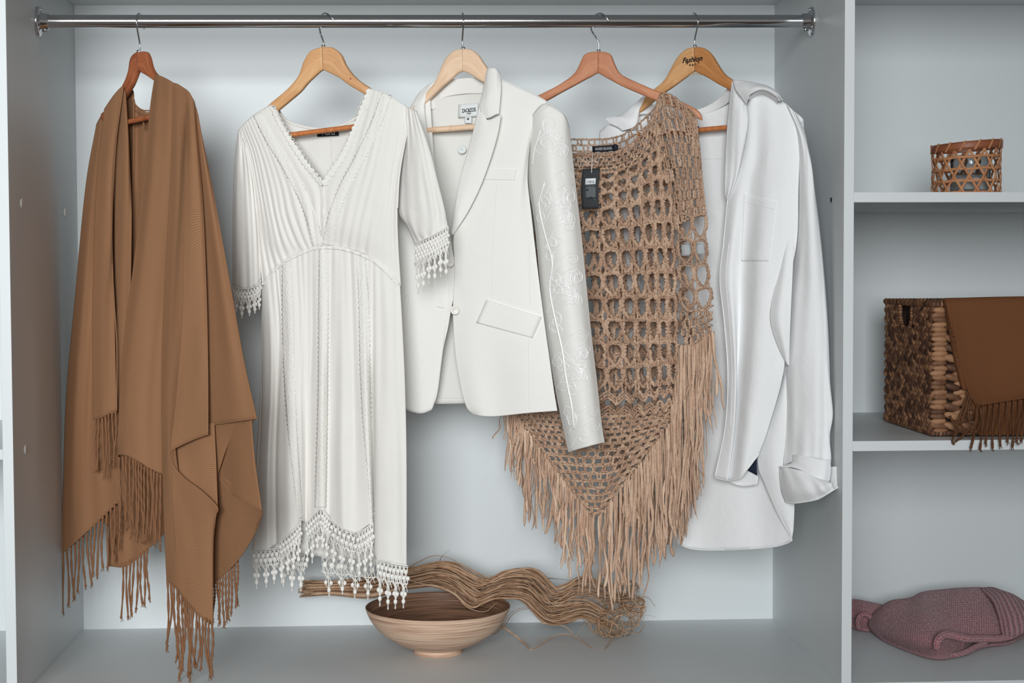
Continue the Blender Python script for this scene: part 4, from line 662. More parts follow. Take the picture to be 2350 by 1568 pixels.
sheet('sleeve_back', P5, [[(1800, 240, .010), (1822, 500, .02), (1800, 800, .02), (1800, 1066, .014)], [(1840, 270, .02), (1856, 500, .03), (1850, 800, .034), (1850, 1050, .03)], [(1840, 286, .006), (1876, 500, .01), (1902, 800, .008), (1905, 1068, .006)]], M_SH, shirt, 20, 50)
sheet('sleeve_crease', P5, [[(1806, 520, -.010), (1790, 610, -.020), (1772, 690, -.030), (1768, 735, -.034), (1782, 785, -.032), (1806, 836, -.026)], [(1812, 520, -.012), (1802, 610, -.028), (1792, 690, -.040), (1790, 735, -.044), (1798, 785, -.040), (1808, 838, -.028)], [(1824, 520, -.010), (1820, 610, -.022), (1816, 690, -.028), (1814, 735, -.030), (1812, 785, -.030), (1811, 840, -.024)]], M_SH, shirt, 30, 50)
# side of the back, behind the cuff
sheet('side_panel', P5, [[(1800, 850, .006), (1775, 930, .004), (1744, 1010, .006), (1740, 1070, .008), (1755, 1110, .010), (1785, 1180, .014), (1817, 1236, .018)], [(1806, 850, -.002), (1795, 930, -.006), (1775, 1010, -.006), (1774, 1070, -.004), (1785, 1120, .004), (1802, 1180, .010), (1819, 1228, .016)], [(1816, 850, .002), (1816, 930, .002), (1814, 1010, .0), (1812, 1070, .004), (1818, 1120, .008), (1823, 1160, .012), (1821, 1215, .016)]], M_SH, shirt, 40, 60, wrinkle(113, 2, .0012))
sheet('front_tail', P5, [[(1668, 1090, .012), (1672, 1100, .012), (1690, 1112, .012)], [(1700, 1080, .014), (1705, 1100, .014), (1708, 1115, .014)], [(1738, 1085, .012), (1740, 1098, .012), (1738, 1111, .012)]], M_SH, shirt, 20, 10); hem('hem_roll', P5, [(1672, 1104, .010), (1690, 1112, .011), (1710, 1115, .012), (1738, 1111, .011)], M_SH, shirt, .0012)
patch('care_label', P5, [(1735, 1054), (1736, 1052), (1738, 1092), (1712, 1078)], mat('navy_label', (.008, .016, .034), .6), shirt, .006)
# cuff, unbuttoned and flaring
sheet('cuff_band', P5, [[(1820, 1044, -.022), (1818, 1062, -.024), (1790, 1074, -.020)], [(1835, 1044, -.034), (1834, 1062, -.036), (1822, 1074, -.036)], [(1862, 1050, -.038), (1862, 1070, -.042), (1858, 1090, -.046)], [(1890, 1056, -.034), (1890, 1080, -.038), (1885, 1108, -.044)], [(1906, 1056, -.020), (1906, 1080, -.020), (1904, 1104, -.020)]], M_SH, shirt, 40, 24, wrinkle(114, 2, .001))
sheet('cuff', P5, [[(1788, 1070, -.004), (1790, 1100, -.002), (1794, 1130, .0), (1802, 1152, .004)], [(1800, 1072, -.020), (1806, 1100, -.028), (1812, 1130, -.030), (1822, 1155, -.022)], [(1820, 1076, -.034), (1830, 1104, -.046), (1838, 1130, -.050), (1848, 1152, -.040)], [(1848, 1084, -.044), (1860, 1106, -.056), (1868, 1128, -.060), (1876, 1146, -.050)], [(1880, 1098, -.044), (1886, 1110, -.056), (1890, 1124, -.060), (1898, 1134, -.050)], [(1904, 1108, -.030), (1908, 1110, -.040), (1910, 1116, -.042), (1914, 1124, -.036)]], M_SH, shirt, 60, 40, addf(folds(115, 3, .003), wrinkle(116, 2, .001)), thick=.002)
sheet('cuff_flap', P5, [[(1905, 1072, -.012), (1906, 1095, -.012), (1906, 1120, -.020)], [(1918, 1071, -.020), (1920, 1095, -.022), (1918, 1121, -.026)], [(1933, 1073, -.018), (1934, 1095, -.020), (1930, 1114, -.024)]], M_SH, shirt, 16, 16, thick=.003)
sheet('cuff_inside', P5, [[(1790, 1072, .002), (1800, 1150, .006)], [(1840, 1066, .010), (1850, 1150, -.004)], [(1904, 1080, .0), (1910, 1120, -.016)]], M_SH, shirt, 20, 20)
hem('cuff_edge', P5, [(1802, 1152, .002), (1822, 1155, -.024), (1848, 1152, -.042), (1876, 1146, -.052), (1898, 1134, -.052), (1914, 1124, -.038), (1931, 1114, -.026)], M_SH, shirt, .0013)
# ================================================================== crochet poncho
M_CRO = islands('beige_ribbon_yarn', [sr(188, 156, 132), sr(166, 134, 112), sr(200, 170, 146)], .85, .15, 420, .0012)
M_RIB = islands('beige_ribbon', [sr(206, 174, 150), sr(184, 150, 126), sr(218, 190, 166)], .8, .2, 200, .0006)
pon = thing('poncho', 'beige openwork crochet poncho with long ribbon fringe and a dark price tag', 'poncho', tuple(PL4(1374, 200)))
GC = np.random.default_rng(21)
def yarn(b, P, r=.0022, lump=.24, n=6, step=.0022):
    P = np.asarray(P, float); L = np.linalg.norm(np.diff(P, axis=0), axis=1).sum(); m = max(3, int(L/step)); Q = cr(P, m)
    Q = Q+GC.normal(0, r*.18, Q.shape); rr = r*(1+lump*np.sin(np.arange(m)*2.4+GC.uniform(0, 6))+GC.uniform(-.15, .15, m)); rr[0] *= .8; rr[-1] *= .8
    b.tube(Q, rr, n, flat=.72, twist=60, bank=GC.uniform(0, 6))
class Patch:
    """rail grid -> continuous (s,t) mapping for stitches; s across 0..1, t down 0..1"""
    def __init__(s, pl, R, extra=None): s.A = rails(R, 80, 80); s.pl = pl; s.extra = extra
    def px(s, u, v):
        u = np.clip(np.asarray(u, float), 0, 1)*79; v = np.clip(np.asarray(v, float), 0, 1)*79; i = np.minimum(u.astype(int), 78); j = np.minimum(v.astype(int), 78); f = (u-i)[..., None]; g_ = (v-j)[..., None]
        return (s.A[j, i]*(1-f)+s.A[j, i+1]*f)*(1-g_)+(s.A[j+1, i]*(1-f)+s.A[j+1, i+1]*f)*g_
    def __call__(s, pts, lift=0):
        q = np.array(pts, float); a = s.px(q[:, 0], q[:, 1]); d = a[:, 2]+(s.extra(q[:, 0], q[:, 1]) if s.extra else 0); return s.pl(a[:, 0], a[:, 1], d-lift)
def filet(b, pt, nc, v, r=.0027, skip=None):
    """rows of posts between chains: small upright holes, offset every row"""
    for k in range(len(v)-1):
        o = .5*(k % 2); pts = [(min(1, max(0, (i+o)/nc)), v[k]+(v[k+1]-v[k])*.06*math.sin(i*2.1)) for i in range(nc+1)]
        for i in range(nc):
            if skip and skip((i+.5)/nc, v[k]): continue
            a, c = pts[i], pts[i+1]; m_ = ((a[0]+c[0])/2, (a[1]+c[1])/2-(v[k+1]-v[k])*.08); yarn(b, pt([a, m_, c]), r)
            p = a[0]; o2 = .5*((k+1) % 2); tgt = min(1, max(0, (round(p*nc-o2)+o2)/nc)); 
            for dx in (-.11, .11):
                e_ = p+GC.normal(0, .06)/nc; yarn(b, pt([(p+dx/nc, v[k]), (e_+dx*1.6/nc, (v[k]+v[k+1])/2), (p+dx/nc, v[k+1])], .0006), r*.95)
    pts = [(i/nc, v[-1]) for i in range(0, nc+1, 1)]
    for i in range(nc): yarn(b, pt([pts[i], ((pts[i][0]+pts[i+1][0])/2, v[-1]), pts[i+1]]), r)
def mesh_rows(b, pt, nc, v, r=.0035):
    """large round-topped holes with pointed feet, clusters between them"""
    for k in range(len(v)-1):
        h = v[k+1]-v[k]; w_ = 1/nc
        for i in range(nc+1):
            x = i*w_; 
            for dx in (-.13, .0, .13): 
                if 0 <= x+dx*w_ <= 1: yarn(b, pt([(x+dx*w_, v[k]+.08*h), (x+dx*.45*w_, v[k]+.35*h), (x+dx*1.3*w_, v[k]+.62*h)], .0008), r*1.15)
            if i < nc:
                yarn(b, pt([(x, v[k]+.12*h), (x+.16*w_, v[k]-.03*h), (x+.5*w_, v[k]-.07*h), (x+.84*w_, v[k]-.03*h), (x+w_, v[k]+.12*h)], .0004), r*.95)
                yarn(b, pt([(x, v[k]+.15*h), (x+.17*w_, v[k]+.06*h), (x+.5*w_, v[k]+.0*h), (x+.83*w_, v[k]+.06*h), (x+w_, v[k]+.15*h)]), r*.9)
                for q in (0, 1):
                    yarn(b, pt([(x+.06*w_, v[k]+(.5+.07*q)*h), (x+.27*w_, v[k]+(.74+.05*q)*h), (x+.5*w_, v[k]+(.95+.03*q)*h)], .0006*q), r*.95); yarn(b, pt([(x+.94*w_, v[k]+(.5+.07*q)*h), (x+.73*w_, v[k]+(.74+.05*q)*h), (x+.5*w_, v[k]+(.95+.03*q)*h)], .0006*q), r*.95)
            for dx in (-.09, .09):
                if 0 <= x+dx*w_ <= 1: yarn(b, pt([(x+dx*w_*.4, v[k]+.56*h), (x+dx*1.6*w_, v[k]+.76*h), (x+dx*w_, v[k]+1.04*h)], .0004), r*.9)
def fan_rows(b, pt, nc, v, r=.0024):
    """dense zigzag of shells"""
    for k in range(len(v)-1):
        h = v[k+1]-v[k]; w_ = 1/nc
        for i in range(nc):
            x = i*w_
            for q in (0, .22, .44):
                yarn(b, pt([(x, v[k]+(q)*h), (x+.25*w_, v[k]+(.24+q)*h), (x+.5*w_, v[k]+(.5+q)*h)]), r); yarn(b, pt([(x+w_, v[k]+(q)*h), (x+.75*w_, v[k]+(.24+q)*h), (x+.5*w_, v[k]+(.5+q)*h)]), r)
            yarn(b, pt([(x+.5*w_, v[k]+.9*h), (x+.5*w_, v[k]+.5*h)]), r)
PP = PL4
ex = lambda u, v: -.006*np.sin(u*9+1)*v-.004*np.sin(u*21+2*v)*v
front = [[(1262, 372, .0), (1240, 460, .0), (1225, 700, .0), (1215, 958, .0)], [(1322, 353, -.002), (1322, 460, -.006), (1330, 700, -.006), (1340, 962, -.006)], [(1400, 352, -.004), (1400, 455, -.012), (1412, 700, -.014), (1420, 966, -.014)], [(1450, 330, -.008), (1455, 445, -.016), (1470, 700, -.018), (1475, 958, -.018)],
         [(1490, 283, -.012), (1500, 430, -.018), (1515, 700, -.018), (1520, 950, -.018)], [(1512, 232, -.012), (1538, 425, -.012), (1552, 700, -.010), (1556, 940, -.010)]]
vU = [0, .068, .136, .20, .262][:5]
PF = Patch(PP, front, ex); b = MB()
vfil = list(np.linspace(.0, .17, 6)); filet(b, PF, 15, vfil, .0026)
vm = list(np.linspace(.17, .915, 12)); mesh_rows(b, PF, 9, vm, .0036); fan_rows(b, PF, 9, list(np.linspace(.915, 1.0, 3)), .0028)
for q in (0, .012):
    for i in range(16): yarn(b, PF([(i/16, q), ((i+.5)/16, q-.003), ((i+1)/16, q)], .002), .0022)
fb = b.build('front_mesh', M_CRO, pon)
# the triangular lower point, small square holes
tri = [[(1182, 945, .0), (1215, 1010, .0), (1290, 1110, .0), (1364, 1192, 0)], [(1250, 950, -.004), (1275, 1015, -.006), (1318, 1112, -.006), (1366, 1193, -.004)], [(1340, 956, -.006), (1345, 1022, -.008), (1355, 1114, -.008), (1368, 1194, -.004)], [(1450, 952, -.010), (1432, 1018, -.010), (1400, 1110, -.008), (1370, 1193, -.004)], [(1552, 936, -.010), (1520, 990, -.010), (1450, 1085, -.008), (1373, 1191, -.002)]]
b = MB(); PT = Patch(PP, tri)
for k in range(16):
    v0, v1 = k/16, (k+1)/16; wpx = 370*(1-v0)+8; nc = max(1, int(wpx/16.5))
    for i in range(nc+1):
        u = i/nc
        if i < nc:
            yarn(b, PT([(u, v0), (u+.5/nc, v0-.006), (u+1/nc, v0)]), .0029); yarn(b, PT([(u, v0+.014), (u+.5/nc, v0+.010), (u+1/nc, v0+.014)], .0008), .0027)
        yarn(b, PT([(u, v0), (u+GC.normal(0, .1)/nc, (v0+v1)/2), (u, v1)], .0004), .0029)
        if u < .97: yarn(b, PT([(u+.2/nc, v0), (u+.22/nc, (v0+v1)/2), (u+.15/nc, v1)]), .0030)
b.build('lower_point_mesh', M_CRO, pon)
# shoulder part, draped over the hanger arm
b = MB(); PS = Patch(PP, [[(1508, 236, -.012), (1510, 330, -.014), (1532, 430, -.014), (1550, 520, -.014)], [(1520, 214, -.014), (1545, 320, -.024), (1558, 420, -.024), (1566, 510, -.020)], [(1552, 226, -.016), (1572, 320, -.026), (1580, 420, -.026), (1584, 500, -.020)], [(1582, 262, -.012), (1598, 330, -.018), (1603, 420, -.018), (1608, 495, -.014)], [(1600, 280, -.004), (1606, 350, -.006), (1612, 420, -.006), (1620, 490, -.004)]])
filet(b, PS, 8, list(np.linspace(0, 1, 12)), .0028)
for t in (.25, .5, .75, 1): yarn(b, PS([(t-.03, 0), (t-.05, .3), (t-.02, .6), (t, 1)], .002), .0022)
for t in (1514, 1522): yarn(b, PP(np.array([t, t+22, t+58, t+80]), np.array([216, 226, 250, 272]), np.array([-.010, -.012, -.012, -.008])), .0026)
b.build('shoulder_mesh', M_CRO, pon)
# side part falling from the shoulder, in front
b = MB(); PD = Patch(PP, [[(1550, 490, -.016), (1555, 600, -.018), (1560, 700, -.020), (1568, 792, -.020)], [(1575, 492, -.028), (1580, 600, -.034), (1584, 700, -.036), (1590, 790, -.034)], [(1600, 494, -.024), (1606, 600, -.030), (1610, 700, -.032), (1612, 774, -.030)], [(1621, 490, -.006), (1624, 600, -.010), (1635, 690, -.012), (1634, 762, -.012)]])
mesh_rows(b, PD, 2, list(np.linspace(0, .72, 5)), .0024); filet(b, PD, 5, list(np.linspace(.72, 1, 5)), .0030)
b.build('side_mesh', M_CRO, pon)
# back layer
b = MB(); PB = Patch(PP, [[(1262, 322, .02), (1235, 460, .03), (1228, 700, .03), (1222, 960, .03)], [(1322, 320, .03), (1330, 460, .034), (1338, 700, .034), (1345, 975, .034)], [(1400, 318, .034), (1405, 460, .04), (1420, 700, .04), (1430, 1000, .04)], [(1450, 297, .032), (1470, 460, .036), (1485, 700, .036), (1500, 1000, .036)], [(1512, 240, .014), (1560, 460, .022), (1580, 700, .022), (1600, 980, .022)]])
filet(b, PB, 11, [0, .035, .07]+list(np.linspace(.105, .20, 4)), .0022); mesh_rows(b, PB, 9, list(np.linspace(.20, .95, 11)), .0036)
b.build('back_mesh', M_CRO, pon)
b = MB(); PB2 = Patch(PP, [[(1345, 975, .03), (1400, 1060, .03), (1470, 1150, .03), (1520, 1196, .03)], [(1440, 990, .034), (1460, 1060, .034), (1495, 1150, .034), (1524, 1198, .03)], [(1600, 960, .024), (1580, 1040, .024), (1550, 1120, .026), (1528, 1196, .028)]])
for k in range(13):
    v0, v1 = k/13, (k+1)/13; nc = max(1, int((255*(1-v0)+8)/18))
    for i in range(nc+1):
        u = i/nc
        if i < nc: yarn(b, PB2([(u, v0), (u+.5/nc, v0-.006), (u+1/nc, v0)]), .0026)
        yarn(b, PB2([(u, v0), (u+GC.normal(0, .1)/nc, (v0+v1)/2), (u, v1)]), .0030)
b.build('back_point_mesh', M_CRO, pon)
# ribbon fringe: the 100 longest strands single, the rest as stuff
STR = []
def ribbons(pts, n, ends, d, seed, sway=10, wr=(.0018, .0040), near=1):
    P = crL(np.array(pts, float), n); g = np.random.default_rng(seed); E = np.array(ends, float)
    for i in range(n):
        x, y = P[i, 0]+g.normal(0, 2), P[i, 1]; yb = np.interp(x, E[:, 0], E[:, 1])+g.normal(0, 26) if g.uniform() > .12 else y+(np.interp(x, E[:, 0], E[:, 1])-y)*g.uniform(.35, .7)
        yb = max(yb, y+35); m = 26; t = np.linspace(0, 1, m); sx = g.normal(0, sway)
        px = x+sx*t**1.5+g.uniform(1, 9)*np.sin(t*g.uniform(4, 13)+g.uniform(0, 6.3))*t; py = y+(yb-y)*t
        dd = d+g.uniform(-.008, .008)*t+.004*np.sin(t*g.uniform(3, 9)+g.uniform(0, 6)); tw = g.uniform(0, 6.3)+g.uniform(-3, 3)*t+g.uniform(0, 1)*np.sin(t*9)
        w_ = g.uniform(*wr)*(1-.25*t)*(1+.12*np.sin(t*30+g.uniform(0, 6))); w_[-1] *= .35
        STR.append((near*(yb-y), px, py, dd, w_, tw*.55))
ribbons([(1182, 950), (1240, 1030), (1300, 1112), (1364, 1190)], 84, [(1160, 1030), (1185, 1080), (1215, 1175), (1240, 1160), (1280, 1240), (1300, 1290), (1345, 1340), (1380, 1345)], -.006, 1, 9)
ribbons([(1152, 938), (1200, 945), (1240, 952)], 16, [(1150, 1015), (1180, 1060), (1210, 1180), (1250, 1180)], .012, 2, 7)
ribbons([(1372, 1190), (1420, 1128), (1480, 1050), (1548, 955)], 84, [(1370, 1350), (1420, 1345), (1470, 1345), (1500, 1290), (1545, 1230), (1570, 1200)], -.012, 3, 8)
ribbons([(1400, 1130), (1470, 1150), (1524, 1196), (1560, 1110), (1600, 980)], 50, [(1400, 1340), (1470, 1345), (1495, 1300), (1530, 1240), (1560, 1230), (1605, 1110)], .026, 4, 8)
ribbons([(1566, 792), (1590, 790), (1612, 774), (1636, 760)], 56, [(1555, 1240), (1570, 1235), (1590, 1110), (1606, 1100), (1620, 960), (1640, 910)], -.030, 5, 10)
ribbons([(1540, 940), (1556, 860), (1562, 800)], 24, [(1530, 1180), (1560, 1210), (1580, 1190)], -.016, 6, 7)
STR.sort(key=lambda q: -q[0])
def ribbon_into(b, q):
    _, px, py, dd, w_, tw = q; b.tube(PP(px, py, dd), w_, 6, flat=.22, bank=tw)
for q in STR[:100]: b = MB(); ribbon_into(b, q); b.build('fringe_ribbon', M_RIB, pon)
b = MB()
for q in STR[100:]: ribbon_into(b, q)
o = b.build('fringe_ribbons', M_RIB, pon); o['kind'] = 'stuff'
# neck label, care label, price tag
lo = patch('label', PP, [(1359, 336), (1410, 333), (1416, 346), (1360, 349)], M_LABEL, pon, .018); text_mesh('RIVER ISLAND', .0058, frame_at(PP(1386, 341.5, .0172), PP(1396, 340.9, .0172)), 'lettering', M_PRINT, lo, xscale=.95)
sheet('label_end', PP, [[(1404, 334, .006), (1408, 347, .004)], [(1412, 331, .002), (1414, 346, .0)], [(1418, 334, .006), (1418, 343, .004)]], M_LABEL, pon, 8, 6)
patch('care_label', PP, [(1563, 562), (1616, 558), (1618, 583), (1565, 588)], mat('grey_care_label', (.42, .44, .45), .7), pon, -.012, .0003)
tg = sheet('price_tag', PP, [[(1337, 388, -.030), (1334, 430, -.034), (1336, 479, -.036)], [(1357, 387, -.031), (1355, 430, -.035), (1355, 479, -.037)], [(1377, 386, -.030), (1373, 430, -.034), (1374, 478, -.036)]], mat('charcoal_card', (.030, .033, .036), .7), pon, 10, 14, thick=.001)
patch('sticker', PP, [(1343, 424), (1367, 423), (1367, 459), (1343, 460)], mat('grey_sticker', (.10, .115, .12), .6), tg, -.0362); patch('barcode_field', PP, [(1343.5, 410), (1367.5, 409), (1366.5, 422.5), (1343, 424)], mat('white_sticker', (.72, .75, .76), .6), tg, -.0358)
b = MB(); 
for i, w_ in enumerate([1, 2, 1, 1, 2, 3, 1, 1, 2, 1, 3, 1]):
    x = 1347+i*1.45; q = [PP(x, 414.5, -.0366), PP(x+.35*w_, 414.5, -.0366), PP(x+.35*w_, 420.5, -.0366), PP(x, 420.5, -.0366)]; b.raw(q, [(0, 1, 2, 3)])
b.build('barcode', M_INK, tg)
text_mesh('0337 4126', .0048, frame_at(PP(1355, 427.5, -.0366), PP(1365, 427, -.0366)), 'lettering', M_INK, tg, bold=.0001); text_mesh('M', .0058, frame_at(PP(1347.5, 436, -.0366), PP(1357, 435.5, -.0366)), 'lettering', M_INK, tg, bold=.0002); text_mesh('1', .0045, frame_at(PP(1359, 435, -.0366), PP(1369, 434.5, -.0366)), 'lettering', M_INK, tg)
text_mesh('UK  £39.99', .0045, frame_at(PP(1355, 455, -.0372), PP(1365, 454.7, -.0372)), 'lettering', M_INK, tg, bold=.0002)
b = MB(); b.tube(cr(PP(np.array([1360, 1358.5, 1358, 1357.5]), np.array([352, 368, 382, 397]), np.array([-.014, -.026, -.034, -.036])), 12), .0006, 6); b.build('tag_string', M_LACE, tg)
# ================================================================== bamboo bowl
def bamboo(name, c1, c2, c3, zs=230):
    m = mat(name, c1, .5, spec=.35); nt = NT(m); tc = nt.n('ShaderNodeTexCoord'); mp = nt.n('ShaderNodeMapping'); mp.inputs['Scale'].default_value = (5, 5, zs); nt.l(tc.outputs['Object'], mp.inputs[0])
    n = nt.n('ShaderNodeTexNoise', i_Scale=1.6, i_Detail=4.0, i_Distortion=.3); nt.l(mp.outputs[0], n.inputs[0]); nt.l(ramp(nt, n.outputs[0], [(.32, c3), (.48, c2), (.62, c1)]), nt.b.inputs['Base Color']); bump(nt, n.outputs[0], .0009); return m
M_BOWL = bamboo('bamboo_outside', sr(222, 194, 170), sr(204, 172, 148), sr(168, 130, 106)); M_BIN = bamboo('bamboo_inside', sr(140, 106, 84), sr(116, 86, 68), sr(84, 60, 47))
BC = np.array([.7340, .312, 0.0]); bowl = thing('bowl', 'round bamboo bowl with ringed grain standing on the closet floor', 'bowl', tuple(BC))
def lathe(prof, c, n=96):
    th = np.linspace(0, 2*np.pi, n, endpoint=False); return np.array([[(c[0]+r*math.cos(t), c[1]+r*math.sin(t), c[2]+z) for t in th] for r, z in prof])
outp = cr(np.array([(.040, .008), (.058, .0135), (.088, .0275), (.1136, .046), (.130, .066), (.1385, .083), (.1408, .0915)]), 40); inp = cr(np.array([(.1405, .0915), (.1398, .0922), (.1380, .0905), (.1345, .082), (.126, .067), (.110, .049), (.086, .033), (.050, .0205), (.001, .016)]), 50)
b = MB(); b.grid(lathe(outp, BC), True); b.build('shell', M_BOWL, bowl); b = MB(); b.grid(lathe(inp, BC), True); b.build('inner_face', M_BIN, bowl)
b = MB(); b.grid(lathe(cr(np.array([(.001, .001), (.044, .0003), (.0466, .002), (.0462, .0046), (.0445, .0060), (.0435, .0095)]), 24), BC), True); b.build('foot', M_BOWL, bowl)
# ================================================================== bundle of dried willow curls
M_WIL = islands('dried_willow', [sr(92, 62, 46), sr(134, 98, 74), sr(178, 142, 112), sr(208, 178, 150)], .6, .3, 60, .0004)
wil = thing('willow_bundle', 'bundle of wavy dried willow strips lying across the bamboo bowl', 'dried plant', (.75, .42, .10))
TOP = cr(np.array([(690, 1332), (760, 1334), (850, 1324), (920, 1308), (960, 1299), (1000, 1289), (1040, 1292), (1075, 1308), (1110, 1325), (1135, 1324), (1160, 1312), (1200, 1305), (1230, 1312), (1255, 1335), (1275, 1350), (1300, 1342), (1330, 1326), (1365, 1334), (1395, 1350)], float), 300)
BOT = cr(np.array([(690, 1371), (760, 1366), (850, 1374), (920, 1357), (960, 1350), (1000, 1347), (1040, 1362), (1065, 1385), (1087, 1397), (1112, 1385), (1140, 1374), (1170, 1373), (1200, 1378), (1222, 1400), (1246, 1424), (1272, 1434), (1300, 1430), (1335, 1418), (1370, 1430)], float), 300)
gw = np.random.default_rng(33); PW = Plane(0, 0, 0); WS = []
YY = lambda x: np.interp(x, [690, 900, 1000, 1090, 1180, 1300, 1500], [.50, .46, .43, .40, .42, .42, .40])
for i in range(135):
    f = gw.beta(1.1, 1.1); f2 = np.clip(f+gw.normal(0, .24), 0, 1); f3 = np.clip(f2+gw.normal(0, .24), 0, 1); ff = np.interp(np.linspace(0, 1, 300), [0, .16, .3, .62, 1], [f, f, np.clip(f+gw.normal(0, .08), 0, 1), f2, f3])
    s0 = int(gw.uniform(0, 8)); s1 = 299 if gw.uniform() < .8 else int(gw.uniform(230, 290)); sl = slice(s0, s1, 3); ln = np.linspace(0, 1, 300)[sl]
    sp_ = np.interp(ln, [0, .15, .3, 1], [.75, .8, 1, 1]); A = TOP[sl]*(1-ff[sl, None])+BOT[sl]*ff[sl, None]; ph = gw.uniform(0, 6.3); A[:, 0] += gw.normal(0, 5)*sp_+1.5*np.sin(ln*17+ph); A[:, 1] += 2.0*np.sin(ln*23+ph)*sp_*ln
    yo = gw.uniform(-.045, .035)*np.interp(ln, [0, .2, 1], [.4, .8, 1])
    pts = [(x, y, float(YY(x))+o_) for (x, y), o_ in zip(A, yo)]
    if s1 == 299 and i % 3 != 2:                                # the tangled end
        x, y, Y = pts[-1]; a = math.atan2(pts[-1][1]-pts[-4][1], pts[-1][0]-pts[-4][0]); kx = gw.uniform(.03, .11)*gw.choice([-1, 1]); nst = int(gw.uniform(10, 42)); w0 = gw.uniform(.15, .5)
        for s_ in range(nst):
            a += kx*math.sin(s_*w0+ph)*3.2+gw.normal(0, .05); cx_, cy_ = 1405-x, 1392-y; dist = math.hypot(cx_, cy_)
            if dist > 70: ta = math.atan2(cy_, cx_); da = (ta-a+math.pi) % (2*math.pi)-math.pi; a += .3*da
            x += 5.0*math.cos(a); y += 5.0*math.sin(a); Y = max(.28, min(.50, Y+gw.normal(0, .006))); y = min(y, 1462); pts.append((x, y, Y))
    WS.append((np.array(pts), gw.uniform(.0012, .0030), gw.normal(.5, .5)))
def special(P, r, sm=40): WS.append((cr(np.array(P, float), sm), r, 0.3))
special([(1150, 1437, .40), (1172, 1452, .385), (1200, 1474, .36), (1217, 1491, .322), (1228, 1489, .33), (1250, 1472, .355), (1280, 1458, .385), (1310, 1458, .385), (1335, 1471, .36), (1360, 1490, .32), (1380, 1498, .30), (1395, 1480, .335), (1408, 1462, .37), (1430, 1450, .40), (1460, 1455, .39), (1474, 1445, .41), (1478, 1430, .42), (1468, 1418, .42)], .0022, 90)
special([(1120, 1458, .42), (1140, 1452, .42), (1158, 1436, .42), (1172, 1415, .42), (1190, 1402, .42), (1215, 1397, .42), (1240, 1392, .42)], .0016); special([(1124, 1456, .43), (1150, 1438, .43), (1168, 1412, .43), (1186, 1399, .43), (1210, 1394, .43)], .0013)
special([(935, 1305, .44), (960, 1290, .44), (990, 1277, .44), (1015, 1277, .44), (1045, 1288, .44), (1065, 1310, .43), (1090, 1330, .42), (1115, 1350, .42)], .0012); special([(1009, 1288, .43), (1016, 1275, .43), (1034, 1262, .43)], .0008)
special([(930, 1327, .41), (960, 1338, .40), (1000, 1346, .40), (1035, 1346, .40), (1065, 1333, .40), (1095, 1320, .40), (1120, 1320, .41), (1150, 1330, .42)], .0013); special([(1040, 1352, .40), (1062, 1385, .37), (1085, 1400, .36), (1115, 1404, .36), (1135, 1388, .37), (1155, 1377, .39), (1190, 1374, .41), (1220, 1390, .41), (1255, 1408, .42), (1300, 1412, .42)], .0015, 60)
special([(1455, 1400, .38), (1465, 1380, .38), (1475, 1370, .38), (1490, 1374, .38), (1500, 1388, .38), (1505, 1392, .38)], .0014); special([(1440, 1412, .37), (1465, 1411, .37), (1490, 1413, .37), (1508, 1418, .37)], .0010); special([(1255, 1327, .46), (1290, 1330, .46), (1350, 1336, .46)], .0009); special([(1240, 1430, .42), (1290, 1436, .41), (1310, 1450, .39), (1320, 1462, .37), (1345, 1430, .39), (1375, 1390, .40), (1420, 1385, .40)], .0013)
WS.sort(key=lambda q: -len(q[0])*q[1])
def wstrip(b, q): P = q[0]; b.tube(W(P[:, 0], P[:, 1], P[:, 2]), q[1]*np.interp(np.linspace(0, 1, len(P)), [0, .02, .85, 1], [.9, 1, .9, .4]), 6, flat=.32, bank=q[2]+np.linspace(0, 1.5, len(P)))
for q in WS[:100]: b = MB(); wstrip(b, q); b.build('willow_strip', M_WIL, wil)
b = MB()
for q in WS[100:]: wstrip(b, q)
o = b.build('willow_strips', M_WIL, wil); o['kind'] = 'stuff'
# ================================================================== wicker basket
M_WK = islands('water_hyacinth', [sr(58, 36, 26), sr(88, 58, 42), sr(120, 84, 60), sr(150, 108, 78)], .6, .3, 90, .0012); M_WKL = islands('lit_front_hyacinth', [sr(62, 40, 29), sr(98, 66, 46), sr(134, 95, 68), sr(162, 120, 88)], .55, .3, 90, .0012); M_WKD = mat('dark_backing', sr(40, 26, 20), .9)  # front and corner weave coloured lighter to carry the light on that face
BX0, BX1, BY0, BY1, BZ0, BZ1 = 1.632, 1.985, .062, .366, S2, .680
bas = thing('wicker_basket', 'dark plaited wicker storage basket with a brown scarf over its rim', 'basket', (1.63, .06, S2)); gb = np.random.default_rng(8)
HY0, HY1, HZ = .185, .262, .632
b = MB(); t_ = .006; b.box((BX0+.006, BY0+.004, BZ0+.001), (BX1, BY0+.010, BZ1-.004)); b.box((BX0+.006, BY1-.010, BZ0+.001), (BX1, BY1-.004, BZ1-.004)); b.box((BX1-.006, BY0+.01, BZ0+.001), (BX1, BY1-.01, BZ1-.004)); b.box((BX0+.006, BY0+.01, BZ0+.001), (BX1-.006, BY1-.01, BZ0+.006))
b.box((BX0+.004, BY0+.01, BZ0+.006), (BX0+.010, BY1-.01, HZ)); b.box((BX0+.004, BY0+.01, HZ), (BX0+.010, HY0, BZ1-.004)); b.box((BX0+.004, HY1, HZ), (BX0+.010, BY1-.01, BZ1-.004)); b.box((BX0+.004, HY0, BZ1-.014), (BX0+.010, HY1, BZ1-.004))
b.build('light_block', M_WKD, bas, smooth=False)  # dark inner walls added behind the weave to block light in its gaps
